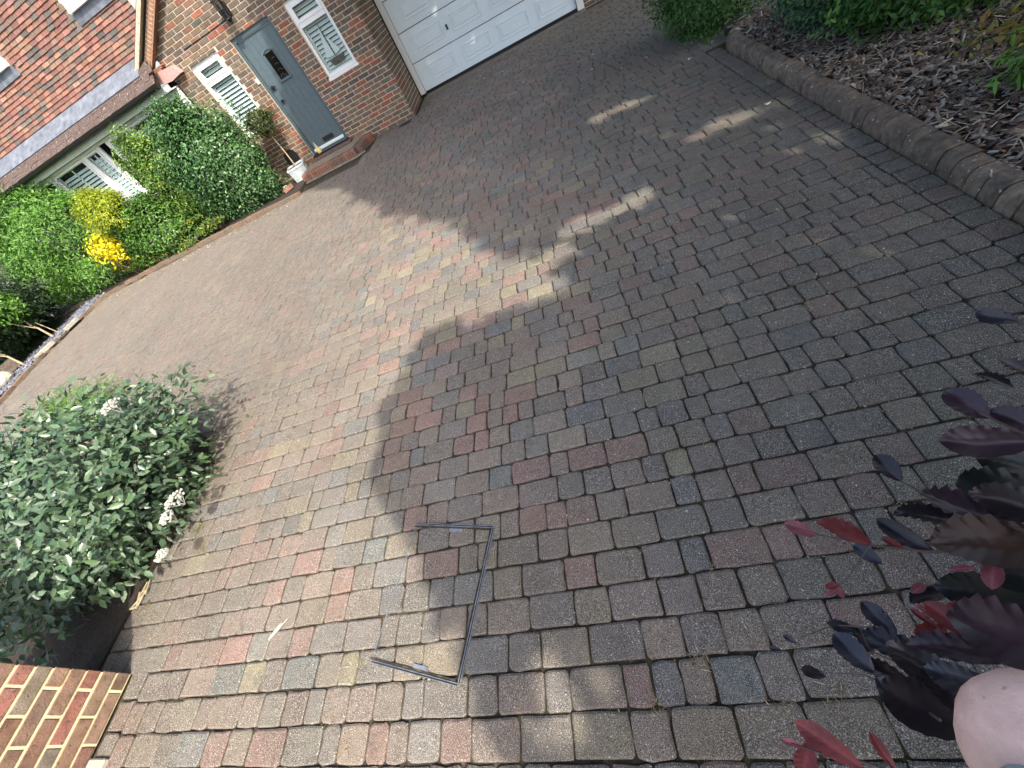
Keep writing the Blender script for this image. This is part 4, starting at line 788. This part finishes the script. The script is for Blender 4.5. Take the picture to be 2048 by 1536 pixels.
twig([(1790,1545,.77),(1775,1520,.79)], .0012, .0006); twig([(1740,1090,.80),(1700,1150,.84),(1660,1185,.86)], .0012, .0006)
twig([(2120,660,1.0),(2048,648,1.02),(2010,642,1.04)], .0018, .0008); twig([(2140,1320,.6),(2048,1295,.56),(2020,1290,.56)], .0018, .0008)
for i, (px, py, L, an, d, c, kd, wf, roll) in enumerate(LV): beech_leaf(px, py, L*((.84 if px > 1880 else .95) if kd == 'beech' else 1.), math.radians(an), d, c, kd, nearest(px, py), wf*1.02, roll*(1 if i % 2 else -1), .1*math.sin(i*1.7))
for px, py, d, an in ((1665,1185,.86,160),(1925,1137,.70,175),(1585,1487,.76,195),(1855,1226,.70,215),(1945,1228,.63,185),(1935,1240,.63,170)):
    o = beech_leaf(px, py, .024, math.radians(an), d, (.50,.16,.20), 'beechred', nearest(px, py), .35, .2); o.name = 'leaf_bud'
# limb that carries the branches back to the trunk (outside the picture)
m_ = MB(); a = at(2140,1105,.66); m_.tube([(3.55,-2.9,1.5),(2.4,-1.9,1.45),(1.3,-.6,1.35),tuple(at(2330,1150,.72)),tuple(a)], [.05,.032,.018,.006,.003], 7)
for p in ((2140,910,.75),(2140,1000,.7),(2120,1300,.52),(1960,1420,.72),(1850,1600,.74),(2120,660,1.0),(2140,1320,.6)):
    m_.tube([(.95,-.15,1.30), tuple((at(*p)+np.array([.95,-.15,1.30]))/2+np.array([.02,-.05,.01])), tuple(at(*p))], [.006,.004,.0026], 5)
m_.build('limb', MT['bark'], beech)

# ------------------------------------------------------------------ litter on the paving
def scatter_tufts(name, spots, pal, label, cat):
    Vs, Fs, Cs, o = [], [], [], 0
    for x, y, r, n in spots:
        P = np.c_[x+RNG.normal(0,r*.35,n), y+RNG.normal(0,r*.35,n), np.full(n,-.004)]; A = unit(np.c_[RNG.normal(0,1,n), RNG.normal(0,1,n), RNG.uniform(.15,.9,n)]); N = unit(np.cross(A, RNG.normal(0,1,(n,3)))); L = RNG.uniform(.4,1.1,n)*r
        V, F, C = leaves(T_DIA, P, A, N, L, np.full(n,.0028), np.array(pal)[RNG.integers(0,len(pal),n)]*RNG.uniform(.8,1.2,(n,1))); Vs.append(V); Fs.append(F+o); Cs.append(C); o += len(V)
    return tag(link(name, npmesh(name, np.concatenate(Vs), np.concatenate(Fs), np.concatenate(Cs)), MT['straw']), label, cat, kind='stuff')
def g(px, py): r = ray(px, py); t = -CAMH/r[2]; return r[0]*t, r[1]*t
DRY = [(.42,.34,.20),(.34,.26,.14),(.48,.42,.28),(.22,.15,.08)]
sp = [(*g(px,py), r, n) for px, py, r, n in ((718,1335,.05,34),(1402,1318,.05,34),(1310,1410,.04,22),(1408,1495,.045,26),(1555,1410,.04,24),(1672,1398,.05,34),(660,1442,.04,22),(690,1490,.05,30),(1285,1100,.03,12),(1500,1115,.035,18),(1785,600,.04,18),(1660,800,.04,18),(1725,570,.05,18),(1690,345,.06,22),(1560,310,.05,18),(1905,625,.04,14),(1440,355,.06,16),(1500,470,.05,18),(1300,540,.04,12),(1620,620,.05,18),(1195,330,.06,16),(1530,140,.08,24),(1620,175,.07,22),(1790,295,.05,18),(1480,270,.05,12),(290,1215,.05,20),(270,1440,.04,14),(420,1110,.04,18),(1365,905,.03,10),(1420,1140,.035,12),(1840,1240,.04,12))]
jt = []
for i in range(190):
    x, y = RNG.uniform(-.6,1.68), RNG.uniform(.3,5.4); y = Y0 + round((y-Y0)/PITCH)*PITCH
    if RNG.uniform() < .35 + .3*x/1.6: jt.append((x, y, RNG.uniform(.015,.035), RNG.integers(4,11)))
scatter_tufts('dry_grass_tufts', sp + jt, DRY, 'dry straw coloured grass tufts in the paving joints', 'grass')
gsp = [(*g(px,py), r, n) for px, py, r, n in ((400,1055,.07,50),(430,870,.06,40),(405,1095,.06,36),(450,760,.05,26),(340,1075,.07,36),(245,1215,.06,24),(225,1225,.05,20))] + [(RNG.uniform(-10.9,-5.2), 8.02-abs(RNG.normal(0,.10)), .03, 8) for i in range(160)] + [(-3.40+abs(RNG.normal(0,.12)), RNG.uniform(.5,2.2), .03, 8) for i in range(60)] + [(-10.9+abs(RNG.normal(0,.15)), RNG.uniform(3,8), .03, 7) for i in range(120)] + [(1.82+RNG.normal(0,.015), RNG.uniform(1.6,5.4), .03, 7) for i in range(40)]
scatter_tufts('moss_and_weeds', gsp, [(.13,.15,.03),(.20,.20,.05),(.09,.12,.025),(.26,.22,.08)], 'green moss and small weeds along the driveway edges', 'moss')
pale = []
LP = [(1186,109),(1185,139),(1243,137),(1380,118),(1356,77),(1535,208),(961,152),(969,157),(1006,143),(1047,165),(1425,84),(1293,115)]
for i, (px, py) in enumerate(LP):
    x, y = g(px, py); a = RNG.uniform(0,3); m_ = MB(); s_ = .028 if i in (3,5,4) else .018
    m_.add([(x+s_*math.cos(a+t)*(1 if k%2 else .75), y+s_*.6*math.sin(a+t), .006+.005*math.sin(t*2)) for k, t in enumerate(np.linspace(0,2*math.pi,9,endpoint=False))], [tuple(range(9))]); o = m_.build('fallen_petal', MT['petal'])
    tag(o, 'small pale fallen petal lying on the shaded paving near the garage', 'petal', 'fallen petals on the paving')
n = 1460; xs = np.r_[RNG.uniform(-10.9,-5.2,260), RNG.uniform(-2.6,1.7,360), RNG.uniform(-.5,1.75,840)]; ys = np.r_[7.95-np.abs(RNG.normal(0,.16,260)), RNG.uniform(-.1,9.0,360), RNG.uniform(.2,4.5,840)]
P = np.c_[xs, ys, np.full(n,.004)]; N = unit(np.c_[RNG.normal(0,.4,n), RNG.normal(0,.4,n), np.ones(n)]); A = RNG.normal(0,1,(n,3)); A = unit(A-N*np.sum(A*N,1,keepdims=True)); ln = np.r_[RNG.uniform(.012,.035,260), RNG.uniform(.004,.013,360), RNG.uniform(.004,.012,840)]
V, F, CC = leaves(T_DIA, P, A, N, ln, ln*.6, np.array([(.55,.50,.36),(.42,.33,.16),(.60,.58,.50),(.30,.22,.10)])[RNG.integers(0,4,n)]); tag(link('leaf_litter', npmesh('leaf_litter', V, F, CC), MT['straw']), 'tiny pale leaf litter and petals scattered on the paving', 'leaf litter', kind='stuff')
n = 5200; xs = RNG.uniform(-2.9,1.80,n); ys = Y0 + np.round((RNG.uniform(-.2,6.0,n)-Y0)/PITCH)*PITCH + RNG.normal(0,.006,n); kp = RNG.uniform(0,1,n) < np.clip(.25+.3*xs,.12,1); xs, ys = xs[kp], ys[kp]; n = len(xs)
P = np.c_[xs, ys, np.full(n,-.006)+RNG.uniform(0,.007,n)]; N = unit(np.c_[RNG.normal(0,.5,n), RNG.normal(0,.5,n), np.ones(n)]); A = RNG.normal(0,1,(n,3)); A[:,0] *= 1.8; A = unit(A-N*np.sum(A*N,1,keepdims=True)); ln = RNG.uniform(.005,.020,n)
V, F, CC = leaves(T_OVAL, P, A, N, ln, ln*.5, np.array([(.16,.11,.065),(.10,.07,.045),(.26,.20,.12),(.08,.075,.03),(.34,.30,.22)])[RNG.integers(0,5,n)]); tag(link('joint_debris', npmesh('joint_debris', V, F, CC), MT['straw']), 'brown crumbs of dead moss and leaf in the paving joints', 'debris', kind='stuff')
ft = empty('feather', (*g(556,1262), 0), 'pale grey feather lying on the sunlit paving left of the drain cover', 'feather'); a_, b_ = np.array(g(540,1282)), np.array(g(577,1238))
m_ = MB(); m_.tube([(*a_,.006),(*((a_+b_)/2),.012),(*b_,.008)], .0012, 5); m_.build('quill', MT['petal'], ft)
m_ = MB(); d = (b_-a_)/np.linalg.norm(b_-a_); pn = np.array([-d[1],d[0]])
m_.add([(*(a_+(b_-a_)*t+pn*s*.014*math.sin(math.pi*(.08+.8*t))), .009+.004*abs(s)) for t in np.linspace(.05,.75,8) for s in (-1,0,1)], [(i*3+j,(i+1)*3+j,(i+1)*3+j+1,i*3+j+1) for i in range(7) for j in range(2)]); m_.build('vane', MT['stone'], ft)
x, y = g(285,1200); m_ = MB()
for i in range(7): m_.tube([(x+RNG.normal(0,.02), y+RNG.normal(0,.05), .012), (x+RNG.normal(0,.03), y+RNG.normal(0,.07), .02)], .005, 5)
tag(m_.build('dead_twig', MT['palebark']), 'dry brown twig fragments by the bed edge near the brick wall', 'twig')

# ------------------------------------------------------------------ photographer, mostly outside the picture
E_ = at(1985,1462,.585)
def skin_mesh(name, pts, edges, material, parent, root=0, sub=2):
    bm = bmesh.new(); lay = bm.verts.layers.skin.verify(); vs = [bm.verts.new(p[0]) for p in pts]
    for v, p in zip(vs, pts): v[lay].radius = (p[1], p[2] if len(p) > 2 else p[1])
    vs[root][lay].use_root = True
    for a, b in edges: bm.edges.new((vs[a], vs[b]))
    me = bpy.data.meshes.new(name); bm.to_mesh(me); bm.free(); o = link(name, me, material, parent)
    sk = o.modifiers.new('skin', 'SKIN'); sk.use_smooth_shade = True; ss = o.modifiers.new('sub', 'SUBSURF'); ss.levels = sub+1; ss.render_levels = sub+1; return o
person = empty('person', (.85,-.42,0), 'person at the lower right corner with bare pale arm and blue clothing', 'person')
B = Vector((.85,-.45,0)); V3 = lambda x, y, z: B+Vector((x,y,z))
el = Vector(E_); sh = V3(-.20,0,1.40)
pts = [(V3(0,0,.95),.15,.11),(V3(0,0,1.15),.14,.10),(V3(0,0,1.36),.15,.10),(V3(0,.01,1.50),.055),(V3(0,.02,1.58),.07),(V3(0,.03,1.66),.088,.10),(V3(0,.02,1.74),.06),
 (sh,.068),(el.lerp(sh,.45),.070),(el,.105),(el+Vector((.15,-.10,.03)),.055),(el+Vector((.27,-.17,.08)),.034),(el+Vector((.34,-.21,.10)),.036),
 (V3(.20,0,1.40),.066),(V3(.26,-.02,1.12),.050),(V3(.27,.05,.88),.034),(V3(.27,.08,.80),.034),
 (V3(-.10,0,.88),.10),(V3(-.11,.0,.50),.065),(V3(-.11,-.03,.10),.042),(V3(-.11,.10,.035),.036),(V3(.10,0,.88),.10),(V3(.11,.0,.50),.065),(V3(.11,-.03,.10),.042),(V3(.11,.10,.035),.036)]
ed = [(0,1),(1,2),(2,3),(3,4),(4,5),(5,6),(2,7),(7,8),(8,9),(9,10),(10,11),(11,12),(2,13),(13,14),(14,15),(15,16),(0,17),(17,18),(18,19),(19,20),(0,21),(21,22),(22,23),(23,24)]
skin_mesh('body', pts, ed, MT['skin'], person)
skin_mesh('shirt', [(V3(0,0,.98),.165,.125),(V3(0,0,1.16),.158,.118),(V3(0,0,1.36),.165,.115),(V3(0,0,1.45),.08),(sh,.085),(el.lerp(sh,.48),.080),(V3(.20,0,1.40),.085),(V3(.25,-.02,1.20),.070)], [(0,1),(1,2),(2,3),(2,4),(4,5),(2,6),(6,7)], MT['cloth'], person)
skin_mesh('shorts', [(V3(0,0,.99),.168,.128),(V3(-.11,0,.84),.118),(V3(-.12,0,.55),.095),(V3(.11,0,.84),.118),(V3(.12,0,.55),.095)], [(0,1),(1,2),(0,3),(3,4)], MT['clothdark'], person)
cf = Vector(at(1948,1604,.555)); skin_mesh('sleeve_cuff', [(cf,.042),(cf.lerp(el+Vector((.27,-.17,.08)),.5),.05),(el+Vector((.30,-.22,.02)),.05)], [(0,1),(1,2)], MT['cloth'], person)
for i, (dx, dz) in enumerate(((-.03,.0),(-.01,.012),(.01,.014),(.03,.008))):
    h = el+Vector((.34,-.21,.10)); skin_mesh('finger', [(h,.010),(h+Vector((.04,-.02+dx,.03+dz)),.009),(h+Vector((.065,-.015+dx,.005+dz)),.008)], [(0,1),(1,2)], MT['skin'], person, sub=1)
